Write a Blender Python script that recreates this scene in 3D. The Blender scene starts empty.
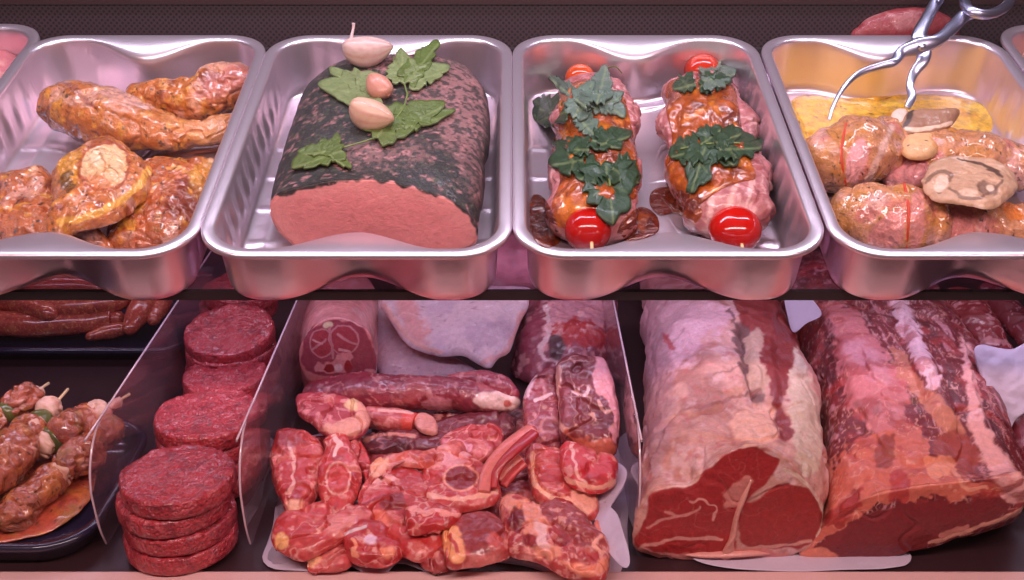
import bpy, bmesh, math
import numpy as np
from mathutils import Vector
from mathutils.bvhtree import BVHTree

# ------------------------------------------------------------------ camera, world, lights, exposure
F_PX = 1100.0
PITCH = math.radians(24.01)
CAM = np.array([0.0, 0.0, 0.63])
scene = bpy.context.scene
COL = scene.collection
cd = bpy.data.cameras.new('camera'); cam = bpy.data.objects.new('camera', cd); COL.objects.link(cam)
cam.location = CAM; cam.rotation_euler = (math.pi/2 - PITCH, 0, 0)
cd.sensor_width = 36.0; cd.lens = F_PX/1024*36; cd.clip_start = 0.01; cd.clip_end = 60
scene.camera = cam
scene.view_settings.view_transform = 'Standard'
scene.view_settings.look = 'None'
scene.view_settings.gamma = 1.0
scene.view_settings.use_curve_mapping = False
scene.view_settings.exposure = 0.0
try:
    scene.cycles.use_denoising = True
    scene.cycles.max_bounces = 8
    scene.cycles.transparent_max_bounces = 24
    scene.cycles.caustics_reflective = False
    scene.cycles.caustics_refractive = False
    scene.cycles.sample_clamp_indirect = 4.0
except Exception:
    pass
world = bpy.data.worlds.new('shop_air'); scene.world = world; world.use_nodes = True
world.node_tree.nodes['Background'].inputs[0].default_value = (0.60, 0.49, 0.52, 1)
world.node_tree.nodes['Background'].inputs[1].default_value = 0.31

def area(name, loc, target, sx, sy, power, color, spread=180):
    d = bpy.data.lights.new(name, 'AREA'); d.shape = 'RECTANGLE'; d.size = sx; d.size_y = sy
    d.energy = power; d.color = color; d.spread = math.radians(spread)
    o = bpy.data.objects.new(name, d); COL.objects.link(o); o.location = loc
    o.rotation_euler = (Vector(target)-Vector(loc)).to_track_quat('-Z', 'Y').to_euler()
    return o
# tube over the trays, tube along the front canopy, tube under the shelf, added fill for the rear deck
area('case_tube_top', (0, 1.12, 0.98), (0, 1.02, 0.3), 2.0, 0.06, 13, (0.84, 0.81, 1.0))
area('case_tube_front', (0, 0.35, 0.87), (0, 0.88, 0.1), 1.9, 0.07, 16.5, (1.0, 0.71, 0.70))
area('case_tube_under_shelf', (0, 1.00, 0.236), (0, 1.05, 0.0), 1.8, 0.025, 1.9, (0.80, 0.68, 1.0))
area('rear_deck_fill', (0, 1.272, 0.335), (0, 1.32, 0.0), 1.8, 0.03, 2.2, (0.92, 0.82, 1.0))  # added fill lamp that brightens the far end of the deck

# ------------------------------------------------------------------ geometry of the place
CT, ST = math.cos(PITCH), math.sin(PITCH)
def ray(x, y):
    u = (x-512.0)/F_PX; v = (y-290.0)/F_PX
    return np.array([u, CT - v*ST, -ST - v*CT])
def to_px(P):
    P = np.asarray(P, float) - CAM
    zc = P[..., 1]*CT - P[..., 2]*ST
    up = P[..., 1]*ST + P[..., 2]*CT
    return np.stack([512 + F_PX*P[..., 0]/zc, 290 - F_PX*up/zc], -1)
class Frame:
    def __init__(s, o, ex, ey, en):
        s.o, s.ex, s.ey, s.en = [np.asarray(q, float) for q in (o, ex, ey, en)]
    def W(s, L):
        L = np.asarray(L, float)
        return s.o + L[..., 0:1]*s.ex + L[..., 1:2]*s.ey + L[..., 2:3]*s.en
    def L(s, P):
        P = np.asarray(P, float) - s.o
        return np.stack([P@s.ex, P@s.ey, P@s.en], -1)
    def px(s, x, y, h=0.0):                      # point of the plane at height h seen at (x, y)
        d = ray(x, y); t = ((s.o + h*s.en - CAM)@s.en)/(d@s.en)
        return s.L(CAM + t*d)
    def at_b(s, x, y, b, lean=0.0):              # point of the upright plane at depth b
        d = ray(x, y); n = s.ey - lean*s.en
        t = ((s.o + b*s.ey - CAM)@n)/(d@n)
        return s.L(CAM + t*d)
DECK = Frame((0, 0, 0), (1, 0, 0), (0, 1, 0), (0, 0, 1))
TILT = math.atan2(0.1055, 0.3872)
RIM_H = 0.064
_en = np.array([0, -math.sin(TILT), math.cos(TILT)]); _ey = np.array([0, math.cos(TILT), math.sin(TILT)])
SHELF = Frame(np.array([0, 0.8384, 0.2872]) - RIM_H*_en, (1, 0, 0), _ey, _en)
def tilted(base, x, y, h, sx=0.0, sy=0.0):
    o = base.W(base.px(x, y, h))
    ex = base.ex + sx*base.en; ex /= np.linalg.norm(ex)
    ey = base.ey + sy*base.en; ey -= (ey@ex)*ex; ey /= np.linalg.norm(ey)
    return Frame(o, ex, ey, np.cross(ex, ey))

# ------------------------------------------------------------------ numeric helpers
def vnoise(P, scale, seed=0):
    P = np.asarray(P, float)*scale + seed*17.31
    i = np.floor(P).astype(np.int64); f = P - i; f = f*f*(3-2*f)
    def h(a, b, c):
        n = (a*374761393 + b*668265263 + c*2147483647 + seed*1013904223) & 0xffffffff
        n = ((n ^ (n >> 13))*1274126177) & 0xffffffff
        n = n ^ (n >> 16)
        return (n & 0xffff)/65535.0
    x, y, z = i[..., 0], i[..., 1], i[..., 2]; fx, fy, fz = f[..., 0], f[..., 1], f[..., 2]
    r = 0
    for dx in (0, 1):
        for dy in (0, 1):
            for dz in (0, 1):
                w = (fx if dx else 1-fx)*(fy if dy else 1-fy)*(fz if dz else 1-fz)
                r = r + w*h(x+dx, y+dy, z+dz)
    return r*2-1
def fbm(P, scale, seed=0, oct=3):
    r = 0; a = 1; t = 0
    for k in range(oct):
        r = r + a*vnoise(P, scale*2**k, seed+k); t += a; a *= 0.5
    return r/t
def sstep(a, b, x):
    t = np.clip((x-a)/(b-a), 0, 1); return t*t*(3-2*t)
def lin(c):
    c = np.asarray(c, float)/255.0
    return np.where(c <= 0.04045, c/12.92, ((c+0.055)/1.055)**2.4)
def catmull(pts, n, closed=True):
    pts = np.asarray(pts, float); m = len(pts)
    segs = m if closed else m-1
    out = []
    ts = np.linspace(0, segs, n, endpoint=not closed)
    for t in ts:
        i = min(int(t), segs-1); u = t-i
        if closed: p = [pts[(i+k-1) % m] for k in range(4)]
        else: p = [pts[min(max(i+k-1, 0), m-1)] for k in range(4)]
        out.append(0.5*((2*p[1]) + (-p[0]+p[2])*u + (2*p[0]-5*p[1]+4*p[2]-p[3])*u*u + (-p[0]+3*p[1]-3*p[2]+p[3])*u**3))
    return np.array(out)
def resample(loop, n):
    loop = np.asarray(loop, float); q = np.vstack([loop, loop[:1]])
    s = np.concatenate([[0], np.cumsum(np.linalg.norm(np.diff(q, axis=0), axis=1))])
    t = np.linspace(0, s[-1], n, endpoint=False)
    return np.stack([np.interp(t, s, q[:, k]) for k in range(q.shape[1])], -1)
def seg_dist(p, pts, closed):
    d = np.full(len(p), 1e9); pts = np.asarray(pts, float); m = len(pts)
    for i in range(m if closed else m-1):
        a, b = pts[i], pts[(i+1) % m]; ab = b-a
        t = np.clip(((p-a)@ab)/max(ab@ab, 1e-9), 0, 1)
        d = np.minimum(d, np.linalg.norm(p-(a+t[:, None]*ab), axis=1))
    return d
def inside(p, pts):
    pts = np.asarray(pts, float); m = len(pts); r = np.zeros(len(p), bool); x, y = p[:, 0], p[:, 1]
    for i in range(m):
        (x1, y1), (x2, y2) = pts[i], pts[(i+1) % m]
        if y1 == y2: continue
        c = ((y1 > y) != (y2 > y)) & (x < (x2-x1)*(y-y1)/(y2-y1)+x1)
        r ^= c
    return r
# paint layers: the traced regions of fat, lean, bone and herbs, and the shade of crevices
def Pg(pts, col, soft=2.0, warp=2.5, amt=1.0, sm=True): return ('poly', pts, col, soft, warp, amt, sm)
def Ln(pts, col, w=1.5, warp=1.5, amt=1.0): return ('line', pts, col, w, warp, amt)
def El(cx, cy, rx, ry, col, soft=2.0, warp=1.5, amt=1.0):
    return ('poly', [(cx+rx*math.cos(k*math.pi/8), cy+ry*math.sin(k*math.pi/8)) for k in range(16)], col, soft, warp, amt, False)
def Ns(col, scale, lo=0.1, hi=0.3, amt=0.8, seed=3, stretch=None): return ('noise', col, scale, lo, hi, amt, seed, stretch)
def Rd(col, scale, w=0.06, amt=0.8, seed=5, stretch=None): return ('ridge', col, scale, w, amt, seed, stretch)
def do_paint(P, base, layers):
    p = to_px(P)
    C = np.tile(lin(base), (len(P), 1))
    v = fbm(P, 60, 11)[:, None]; C = C*(1+0.14*v)
    wx = np.stack([fbm(P, 110, 21, 2), fbm(P, 110, 31, 2)], -1)
    for l in layers:
        if l[0] == 'poly':
            pts = catmull(l[1], len(l[1])*4) if l[6] else l[1]
            q = p + wx*l[4]*1.6
            d = seg_dist(q, pts, True); d = np.where(inside(q, pts), d, -d)
            m = sstep(-l[3]/2, l[3]/2, d)*l[5]
        elif l[0] == 'line':
            q = p + wx*l[4]*1.6
            pts = catmull(l[1], len(l[1])*4, False) if len(l[1]) > 2 else l[1]
            m = (1-sstep(l[3]*0.45, l[3]*0.45+1.2, seg_dist(q, pts, False)))*l[5]
        elif l[0] == 'noise':
            Q = P if l[7] is None else P*np.asarray(l[7])
            m = sstep(l[3], l[4], fbm(Q, l[2], l[6], 4))*l[5]
        else:
            Q = P if l[6] is None else P*np.asarray(l[6])
            m = (1-sstep(l[3]*0.4, l[3], np.abs(fbm(Q, l[2], l[5], 3))))*l[4]
        C = C*(1-m[:, None]) + lin(l[1] if l[0] in ('noise', 'ridge') else l[2])*m[:, None]
    return C
def bump_layers(P, bumps):
    if not bumps: return np.zeros(len(P))
    p = to_px(P); r = np.zeros(len(P))
    for pts, amt, soft in bumps:
        if len(pts) == 2 or amt.__class__ is tuple:
            d = seg_dist(p, pts, False); r += amt[0]*(1-sstep(0, soft, d))
        else:
            q = catmull(pts, len(pts)*3)
            d = seg_dist(p, q, True); d = np.where(inside(p, q), d, -d); r += amt*sstep(-soft*0.3, soft, d)
    return r

def groove(P, cr):
    if not cr: return 0.0
    amp, scale, seed = cr
    return -amp*(1-sstep(0.0, 0.10, np.abs(fbm(P, scale, seed, 3)))) + 0.35*amp*fbm(P, scale*4.5, seed+2, 2)
# ------------------------------------------------------------------ objects
THINGS = {}
def finish(name, V, Fc, mat, parent=None, colors=None, label=None, cat=None, group=None, kind=None, smooth=True):
    V = np.array(V, float)
    if kind != 'structure' and (mat.name.split('.')[0] not in ('pressed_aluminium', 'shelf_glass', 'dark_trim', 'clear_acrylic', 'acrylic_edge', 'dark_plastic')):
        # food rests on the tray floor or on the deck: its underside is pressed flat there
        L = SHELF.L(V); up = L[:, 2].mean() > -0.01
        if up: V = V + np.maximum(0, 0.0023-L[:, 2])[:, None]*SHELF.en
        else: V[:, 2] = np.maximum(V[:, 2], 0.0012)
    if parent is not None:
        base = np.array(parent.location); q = parent.parent
        while q is not None: base = base+np.array(q.location); q = q.parent
    else: base = np.array([(V[:, 0].min()+V[:, 0].max())/2, (V[:, 1].min()+V[:, 1].max())/2, V[:, 2].min()])
    me = bpy.data.meshes.new(name)
    me.from_pydata((V-base).tolist(), [], Fc)
    if colors is not None:
        at = me.color_attributes.new('Col', 'FLOAT_COLOR', 'POINT')
        at.data.foreach_set('color', np.hstack([np.clip(colors, 0, 1), np.ones((len(V), 1))]).astype(np.float32).ravel())
    if smooth: me.polygons.foreach_set('use_smooth', [True]*len(me.polygons))
    me.materials.append(mat); me.update()
    bm = bmesh.new(); bm.from_mesh(me); bmesh.ops.recalc_face_normals(bm, faces=bm.faces); bm.to_mesh(me); bm.free()
    o = bpy.data.objects.new(name, me); COL.objects.link(o)
    if parent is not None: o.parent = parent
    else: o.location = base
    if parent is None or label: tag(o, label, cat, group, kind)
    return o
def tag(o, label=None, cat=None, group=None, kind=None):
    if label: o['label'] = label
    if cat: o['category'] = cat
    if group: o['group'] = group
    if kind: o['kind'] = kind
    return o
def thing(name, P, label, cat, group=None):
    o = bpy.data.objects.new(name, None); COL.objects.link(o); o.location = P; o.empty_display_size = 0.02
    return tag(o, label, cat, group)
def grid_faces(n_sec, n, close_ends=True, start=0):
    f = []
    for i in range(n_sec-1):
        for j in range(n):
            a = start+i*n+j; b = start+i*n+(j+1) % n
            f.append((a, b, b+n, a+n))
    return f
def bvh_of(objs):
    vs, fs = [], []
    for o in objs:
        off = len(vs); L = np.array(o.location) + (np.array(o.parent.location) if o.parent else 0)
        vs += [tuple(np.array(v.co)+L) for v in o.data.vertices]
        fs += [tuple(i+off for i in p.vertices) for p in o.data.polygons]
    return BVHTree.FromPolygons(vs, fs)

def pillow(name, fr, outline, thick, mat, base=(170, 60, 60), layers=(), parent=None, e=3.0, nang=180, nr=34,
           noise=0.0015, nscale=60, seed=1, sharp=False, bumps=None, bow=0.0, hsec=0.5, crease=None, **kw):
    """a flat piece with a traced outline lying in the plane of fr"""
    pts = [fr.px(x, y, thick*hsec)[:2] for x, y in outline]
    loop = np.array(pts) if sharp else catmull(pts, len(pts)*12)
    loop = resample(loop, nang)
    c = loop.mean(0)
    rs = np.sin(np.linspace(0, math.pi/2, nr))
    V = []; 
    L0 = np.array([[c[0], c[1], thick]])
    rings = []
    for r in rs[1:]:
        z = thick*max(0.0, 1-r**e)**0.5
        q = c + (loop-c)*r
        rings.append(np.column_stack([q, np.full(nang, z)]))
    low = np.column_stack([c+(loop-c)*0.93, np.full(nang, -thick*0.12)])
    L = np.vstack([L0]+rings+[low, [[c[0], c[1], -thick*0.12]]])
    W = fr.W(L)
    k = len(L)
    rr = np.concatenate([[0], np.repeat(rs[1:], nang), np.full(nang, 0.9), [0]])
    size = np.abs(loop-c).max(0)
    d = noise*fbm(W, nscale, seed, 4) + noise*1.5*fbm(W, nscale*0.35, seed+7, 2)
    d = d*np.where(L[:, 2] > -thick*0.05, 1, 0)
    d = d + (bump_layers(W, bumps) + groove(W, crease))*(L[:, 2] > thick*0.1)
    out = L[:, :2]-c; out = out/np.maximum(np.linalg.norm(out, axis=1, keepdims=True), 1e-6)
    side = sstep(0.75, 1.0, rr)[:, None]
    L2 = L.copy(); L2[:, 2] += d + bow*(1-rr**2); L2[:, :2] += out*side*(1.5*noise*fbm(W, nscale*0.6, seed+3, 3))[:, None]
    V = fr.W(L2)
    f = [(0, 1+j, 1+(j+1) % nang) for j in range(nang)]
    f += grid_faces(nr, nang, start=1)
    last = 1+(nr-1)*nang
    f += [(last+(j+1) % nang, last+j, k-1) for j in range(nang)]
    C = do_paint(V, base, layers)
    return finish(name, V, f, mat, parent, C, **kw)

def close_loft(rings, dirs0=None):
    n = len(rings[0]); V = np.vstack(rings)
    a = V.shape[0]; V = np.vstack([V, rings[0].mean(0)[None], rings[-1].mean(0)[None]])
    f = grid_faces(len(rings), n)
    f += [(j2, j, a) for j, j2 in ((j, (j+1) % n) for j in range(n))]
    o = (len(rings)-1)*n
    f += [(o+j, o+(j+1) % n, a+1) for j in range(n)]
    return V, f

def tube(name, fr, path, mat, base=(170, 60, 60), layers=(), parent=None, n=40, m=60, noise=0.001, nscale=70, seed=1, crease=None,
         cap=1.0, flat_end=(False, False), bumps=None, ripple=None, **kw):
    """a rounded piece along a path; path = (x, y, height, half width px, half thickness m or None)"""
    C = []; 
    for q in path:
        x, y, h, rw = q[:4]
        c = fr.px(x, y, h); P = fr.W(c)
        zc = (P-CAM)@np.array([0, CT, -ST]); rm = rw*zc/F_PX
        C.append([*P, rm, q[4] if len(q) > 4 and q[4] else rm])
    C = catmull(C, m, closed=False)
    ctr = C[:, :3]; T = np.gradient(ctr, axis=0); T /= np.linalg.norm(T, axis=1, keepdims=True)
    S = np.cross(T, fr.en); S /= np.linalg.norm(S, axis=1, keepdims=True)
    U = np.cross(S, T)
    ph = np.linspace(0, 2*math.pi, n, endpoint=False)
    rings = []
    def ring(c, s, u, a, b):
        return c + a*np.cos(ph)[:, None]*s + b*np.sin(ph)[:, None]*u
    def capring(i, sgn):
        out = []
        r = min(C[i, 3], C[i, 4])*cap
        for t in np.linspace(math.pi/2, 0.12, 9)[1:]:
            out.append(ring(ctr[i]+sgn*T[i]*r*math.cos(t), S[i], U[i], C[i, 3]*math.sin(t), C[i, 4]*math.sin(t)))
        return out
    if not flat_end[0]: rings += capring(0, -1)[::-1]
    else: rings += [ring(ctr[0], S[0], U[0], C[0, 3]*k, C[0, 4]*k) for k in np.linspace(0.05, 0.96, 8)]
    for i in range(m):
        k = 1.0
        if ripple: k = 1+ripple[0]*math.sin(2*math.pi*ripple[1]*i/m+ripple[2])
        rings.append(ring(ctr[i], S[i], U[i], C[i, 3]*k, C[i, 4]*k))
    if not flat_end[1]: rings += capring(m-1, 1)
    else: rings += [ring(ctr[-1], S[-1], U[-1], C[-1, 3]*k, C[-1, 4]*k) for k in np.linspace(0.96, 0.05, 8)]
    cent = np.vstack([np.tile(r.mean(0), (n, 1)) for r in rings])
    V, f = close_loft(rings)
    cent = np.vstack([cent, V[-2:]])
    N = V-cent; N /= np.maximum(np.linalg.norm(N, axis=1, keepdims=True), 1e-6)
    d = noise*(fbm(V, nscale, seed, 4)+1.4*fbm(V, nscale*0.35, seed+5, 2)) + bump_layers(V, bumps) + groove(V, crease)
    V = V + N*d[:, None]
    return finish(name, V, [t[::-1] for t in f], mat, parent, do_paint(V, base, layers), **kw)

def loaf(name, fr, secs, mat, base, layers=(), parent=None, n=200, m=110, ncap=60, noise=0.002, nscale=45, seed=2,
         bulge=0.004, bumps=None, lean=0.0, close=0.02, floor_c=0.0008, crease=None, **kw):
    """a joint of meat: secs = (b, closed polygon of (a, c)) from the front cut face to the back"""
    S = []
    for b, poly in secs:
        L = catmull(poly, len(poly)*10)
        c = np.array([(L[:, 0].min()+L[:, 0].max())/2, (L[:, 1].min()+L[:, 1].max())/2])
        ang = np.arctan2(L[:, 1]-c[1], L[:, 0]-c[0]); rad = np.hypot(L[:, 0]-c[0], L[:, 1]-c[1])
        o = np.argsort(ang); ang, rad = ang[o], rad[o]
        ph = np.linspace(-math.pi, math.pi, n, endpoint=False)
        r = np.interp(ph, np.concatenate([ang-2*math.pi, ang, ang+2*math.pi]), np.tile(rad, 3))
        S.append(np.concatenate([[b, c[0], c[1]], r]))
    D = catmull(S, m, closed=False)
    ph = np.linspace(-math.pi, math.pi, n, endpoint=False); cs, sn = np.cos(ph), np.sin(ph)
    def ring(q, k, db):
        c = q[2]+sn*q[3:]*k
        return np.column_stack([q[1]+cs*q[3:]*k, q[0]+db+lean*c*np.ones(n), np.maximum(c, 0.0005)])
    rings = []
    for k in np.linspace(0.02, 1, ncap):
        t = max(0, (k-0.955)/0.045)
        rings.append(ring(D[0], k-0.012*t, -bulge*(1-k*k)+0.001*t*t))
    for i in range(1, m):
        rings.append(ring(D[i], 1.0, 0.0))
    for t in np.linspace(0, math.pi/2, 8)[1:-1]:
        rings.append(ring(D[-1], math.cos(t), close*math.sin(t)))
    V, f = close_loft(rings)
    cen = np.vstack([np.column_stack([np.full(n, r[:, 0].mean()), r[:, 1], np.full(n, r[:, 2].mean())]) for r in rings]+[V[-2:]])
    W = fr.W(V)
    N = V-cen; 
    nc = ncap*n
    N[:nc] = N[:nc]*np.linspace(0, 1, ncap).repeat(n)[:, None]**6 / np.maximum(np.linalg.norm(N[:nc], axis=1, keepdims=True), 1e-6) + np.array([0, -1, 0.0])*(1-np.linspace(0, 1, ncap).repeat(n)[:, None]**6)
    N /= np.maximum(np.linalg.norm(N, axis=1, keepdims=True), 1e-6)
    amp = np.full(len(V), noise); amp[:nc] *= 0.35
    d = amp*(fbm(W, nscale, seed, 4)+1.6*fbm(W, nscale*0.35, seed+5, 2)) + bump_layers(W, bumps) + groove(W, crease)*np.minimum(1, amp/noise)
    V = V + N*d[:, None]; V[:, 2] = np.maximum(V[:, 2], floor_c)
    W = fr.W(V)
    return finish(name, W, [t[::-1] for t in f], mat, parent, do_paint(W, base, layers), **kw)
def dsec(fr, b, xl, xr, yt, hb=0.001, p=2.6, skew=0.0, hl=0.03):
    """a domed section at depth b from its left and right edge and its top in the photograph"""
    def at(x, h):
        d = fr.W((0, b, h)); zc = (d-CAM)@np.array([0, CT, -ST]); return (x-512)*zc/F_PX
    l, r = at(xl, hl), at(xr, hl); top = fr.at_b((xl+xr)/2, yt, b)[2]
    c = (l+r)/2; w = (r-l)/2; cz = top*0.38
    out = []
    for k in range(24):
        t = 2*math.pi*k/24; ct, s = math.cos(t), math.sin(t)
        x = math.copysign(abs(ct)**(2/p), ct); z = math.copysign(abs(s)**(2/p), s)
        out.append((c+w*x + skew*z*w, cz + ((top-cz) if z > 0 else (cz-hb))*z))
    return (b, out)
def psec(fr, b, poly, lean=0.0):
    return (b, [tuple(fr.at_b(x, y, b, lean)[[0, 2]]) for x, y in poly])

def drape(name, bvh, fr, outline, thick, mat, base, layers=(), parent=None, off=0.0012, nang=110, nr=14, resid=1.0,
          h0=0.03, noise=0.0003, nscale=200, seed=3, edge=2.0, curl=0.0, sharp=True, **kw):
    """a leaf, a glaze or a slice lying on what is below it"""
    loop = np.asarray(outline, float) if sharp else catmull(outline, len(outline)*10)
    loop = resample(loop, nang); c = loop.mean(0)
    P = [c]; R = [0.0]
    for r in np.linspace(0, 1, nr)[1:]:
        P += list(c+(loop-c)*r); R += [r]*nang
    P = np.array(P); R = np.array(R)
    T = np.full(len(P), np.nan)
    cam = Vector(CAM)
    for i, (x, y) in enumerate(P):
        d = ray(x, y); hit = bvh.ray_cast(cam, Vector(d))
        if hit[0] is not None: T[i] = np.linalg.norm(np.array(hit[0])-CAM)/np.linalg.norm(d)
    ok = ~np.isnan(T)
    if ok.sum() < 20:
        T = np.array([((fr.o+h0*fr.en-CAM)@fr.en)/(ray(x, y)@fr.en) for x, y in P]); ok[:] = True
    A = np.column_stack([P-c, np.ones(len(P))])
    sol = np.linalg.lstsq(A[ok], T[ok], rcond=None)[0]; fit = A@sol
    T = np.where(ok, fit+(T-fit)*resid, fit)
    if resid < 1: T -= max(0, np.percentile((fit-np.where(ok, T, fit)), 90))*0.0
    D = np.array([ray(x, y) for x, y in P])
    B = CAM + D*T[:, None]
    z = off + thick*np.maximum(0, 1-R**edge)**0.5 + curl*R*R + noise*fbm(B, nscale, seed, 3)
    top = B + z[:, None]*fr.en; bot = B + (off*0.3+curl*R*R)[:, None]*fr.en
    n = len(P); V = np.vstack([top, bot])
    f = [(0, 1+j, 1+(j+1) % nang) for j in range(nang)] + grid_faces(nr-1, nang, start=1)
    g = [tuple(i+n for i in t[::-1]) for t in f]
    o = 1+(nr-2)*nang
    s = [(o+(j+1) % nang, o+j, o+j+n, o+(j+1) % nang+n) for j in range(nang)]
    return finish(name, V, f+g+s, mat, parent, do_paint(V, base, layers), **kw)

def wire(name, P, r, mat, parent=None, n=10, flat=1.0, up=(0, 0, 1), m=None, **kw):
    P = np.asarray(P, float); r = np.broadcast_to(np.asarray(r, float), (len(P),))
    m = m or len(P)*6
    Q = catmull(np.column_stack([P, r]), m, closed=False); ctr, rr = Q[:, :3], Q[:, 3]
    T = np.gradient(ctr, axis=0); T /= np.linalg.norm(T, axis=1, keepdims=True)
    S = np.cross(T, np.array(up, float)); S /= np.maximum(np.linalg.norm(S, axis=1, keepdims=True), 1e-6)
    U = np.cross(S, T); ph = np.linspace(0, 2*math.pi, n, endpoint=False)
    rings = [ctr[i]+rr[i]*(np.cos(ph)[:, None]*S[i]+flat*np.sin(ph)[:, None]*U[i]) for i in range(m)]
    V, f = close_loft(rings)
    return finish(name, V, [t[::-1] for t in f], mat, parent, **kw)
def boxes(name, bl, mat, parent=None, fr=DECK, bevel=0.0, **kw):
    V, f = [], []
    for (x0, x1), (y0, y1), (z0, z1) in bl:
        k = len(V)
        V += [(x, y, z) for z in (z0, z1) for y in (y0, y1) for x in (x0, x1)]
        f += [tuple(k+i for i in q) for q in ((0, 2, 3, 1), (4, 5, 7, 6), (0, 1, 5, 4), (2, 6, 7, 3), (0, 4, 6, 2), (1, 3, 7, 5))]
    o = finish(name, fr.W(np.array(V)), f, mat, parent, smooth=False, **kw)
    if bevel:
        b = o.modifiers.new('bevel', 'BEVEL'); b.width = bevel; b.segments = 3
    return o

# ------------------------------------------------------------------ materials
def mat_new(name):
    m = bpy.data.materials.new(name); m.use_nodes = True
    nt = m.node_tree; b = nt.nodes['Principled BSDF']
    return m, nt, b
def nd(nt, t, **kw):
    n = nt.nodes.new(t)
    for k, v in kw.items():
        if k in n.inputs: n.inputs[k].default_value = v
        else: setattr(n, k, v)
    return n
def bump(nt, b, parts, dist=0.0022):
    """parts = (type, scale, strength)"""
    tc = nd(nt, 'ShaderNodeTexCoord'); prev = None
    for typ, sc, st in parts:
        if typ == 'noise': t = nd(nt, 'ShaderNodeTexNoise', Scale=sc, Detail=4.0, Roughness=0.6); out = t.outputs[0]
        else: t = nd(nt, 'ShaderNodeTexVoronoi', Scale=sc); out = t.outputs['Distance']
        nt.links.new(tc.outputs['Object'], t.inputs['Vector'])
        bn = nd(nt, 'ShaderNodeBump', Strength=st, Distance=dist)
        nt.links.new(out, bn.inputs['Height'])
        if prev: nt.links.new(prev.outputs[0], bn.inputs['Normal'])
        prev = bn
    nt.links.new(prev.outputs[0], b.inputs['Normal'])
    return tc
def flesh(name, rough=0.32, parts=(('noise', 130, 0.5), ('noise', 420, 0.35)), coat=0.3, var=0.22, vscale=190, sss=0.12, spec=0.5, grain=None):
    m, nt, b = mat_new(name)
    a = nd(nt, 'ShaderNodeVertexColor'); a.layer_name = 'Col'
    tc = bump(nt, b, parts)
    n = nd(nt, 'ShaderNodeTexNoise', Scale=vscale, Detail=5.0, Roughness=0.65); nt.links.new(tc.outputs['Object'], n.inputs['Vector'])
    mr = nd(nt, 'ShaderNodeMapRange'); mr.inputs[1].default_value = 0.25; mr.inputs[2].default_value = 0.75
    mr.inputs[3].default_value = 1-var; mr.inputs[4].default_value = 1+var
    nt.links.new(n.outputs[0], mr.inputs[0])
    vm = nd(nt, 'ShaderNodeVectorMath', operation='SCALE'); nt.links.new(a.outputs[0], vm.inputs[0]); nt.links.new(mr.outputs[0], vm.inputs['Scale'])
    last = vm.outputs[0]
    if grain:
        v = nd(nt, 'ShaderNodeTexNoise', Scale=grain[0], Detail=3.0); nt.links.new(tc.outputs['Object'], v.inputs['Vector'])
        r = nd(nt, 'ShaderNodeValToRGB'); r.color_ramp.elements[0].position = grain[1]; r.color_ramp.elements[1].position = grain[2]
        nt.links.new(v.outputs[0], r.inputs[0])
        mx = nd(nt, 'ShaderNodeMix', data_type='RGBA'); nt.links.new(r.outputs[0], mx.inputs[0]); nt.links.new(last, mx.inputs[6])
        mx.inputs[7].default_value = (*lin(grain[3]), 1); last = mx.outputs[2]
    nt.links.new(last, b.inputs['Base Color'])
    b.inputs['Roughness'].default_value = rough; b.inputs['Coat Weight'].default_value = coat; b.inputs['Coat Roughness'].default_value = 0.07
    b.inputs['Specular IOR Level'].default_value = spec
    if sss:
        b.inputs['Subsurface Weight'].default_value = sss; b.inputs['Subsurface Radius'].default_value = (1.0, 0.3, 0.25); b.inputs['Subsurface Scale'].default_value = 0.004
    return m
def plain(name, col, rough=0.5, metal=0.0, parts=None, dist=0.0005, coat=0.0, var=0.0):
    m, nt, b = mat_new(name)
    b.inputs['Base Color'].default_value = (*lin(col), 1); b.inputs['Roughness'].default_value = rough; b.inputs['Metallic'].default_value = metal
    b.inputs['Coat Weight'].default_value = coat
    tc = bump(nt, b, parts, dist) if parts else nd(nt, 'ShaderNodeTexCoord')
    if var:
        n = nd(nt, 'ShaderNodeTexNoise', Scale=25.0, Detail=5.0); nt.links.new(tc.outputs['Object'], n.inputs['Vector'])
        r = nd(nt, 'ShaderNodeValToRGB'); r.color_ramp.elements[0].position = 0.3; r.color_ramp.elements[1].position = 0.7
        r.color_ramp.elements[0].color = (*(lin(col)*(1-var)), 1); r.color_ramp.elements[1].color = (*np.clip(lin(col)*(1+var), 0, 1), 1)
        nt.links.new(n.outputs[0], r.inputs[0]); nt.links.new(r.outputs[0], b.inputs['Base Color'])
    return m
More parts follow.
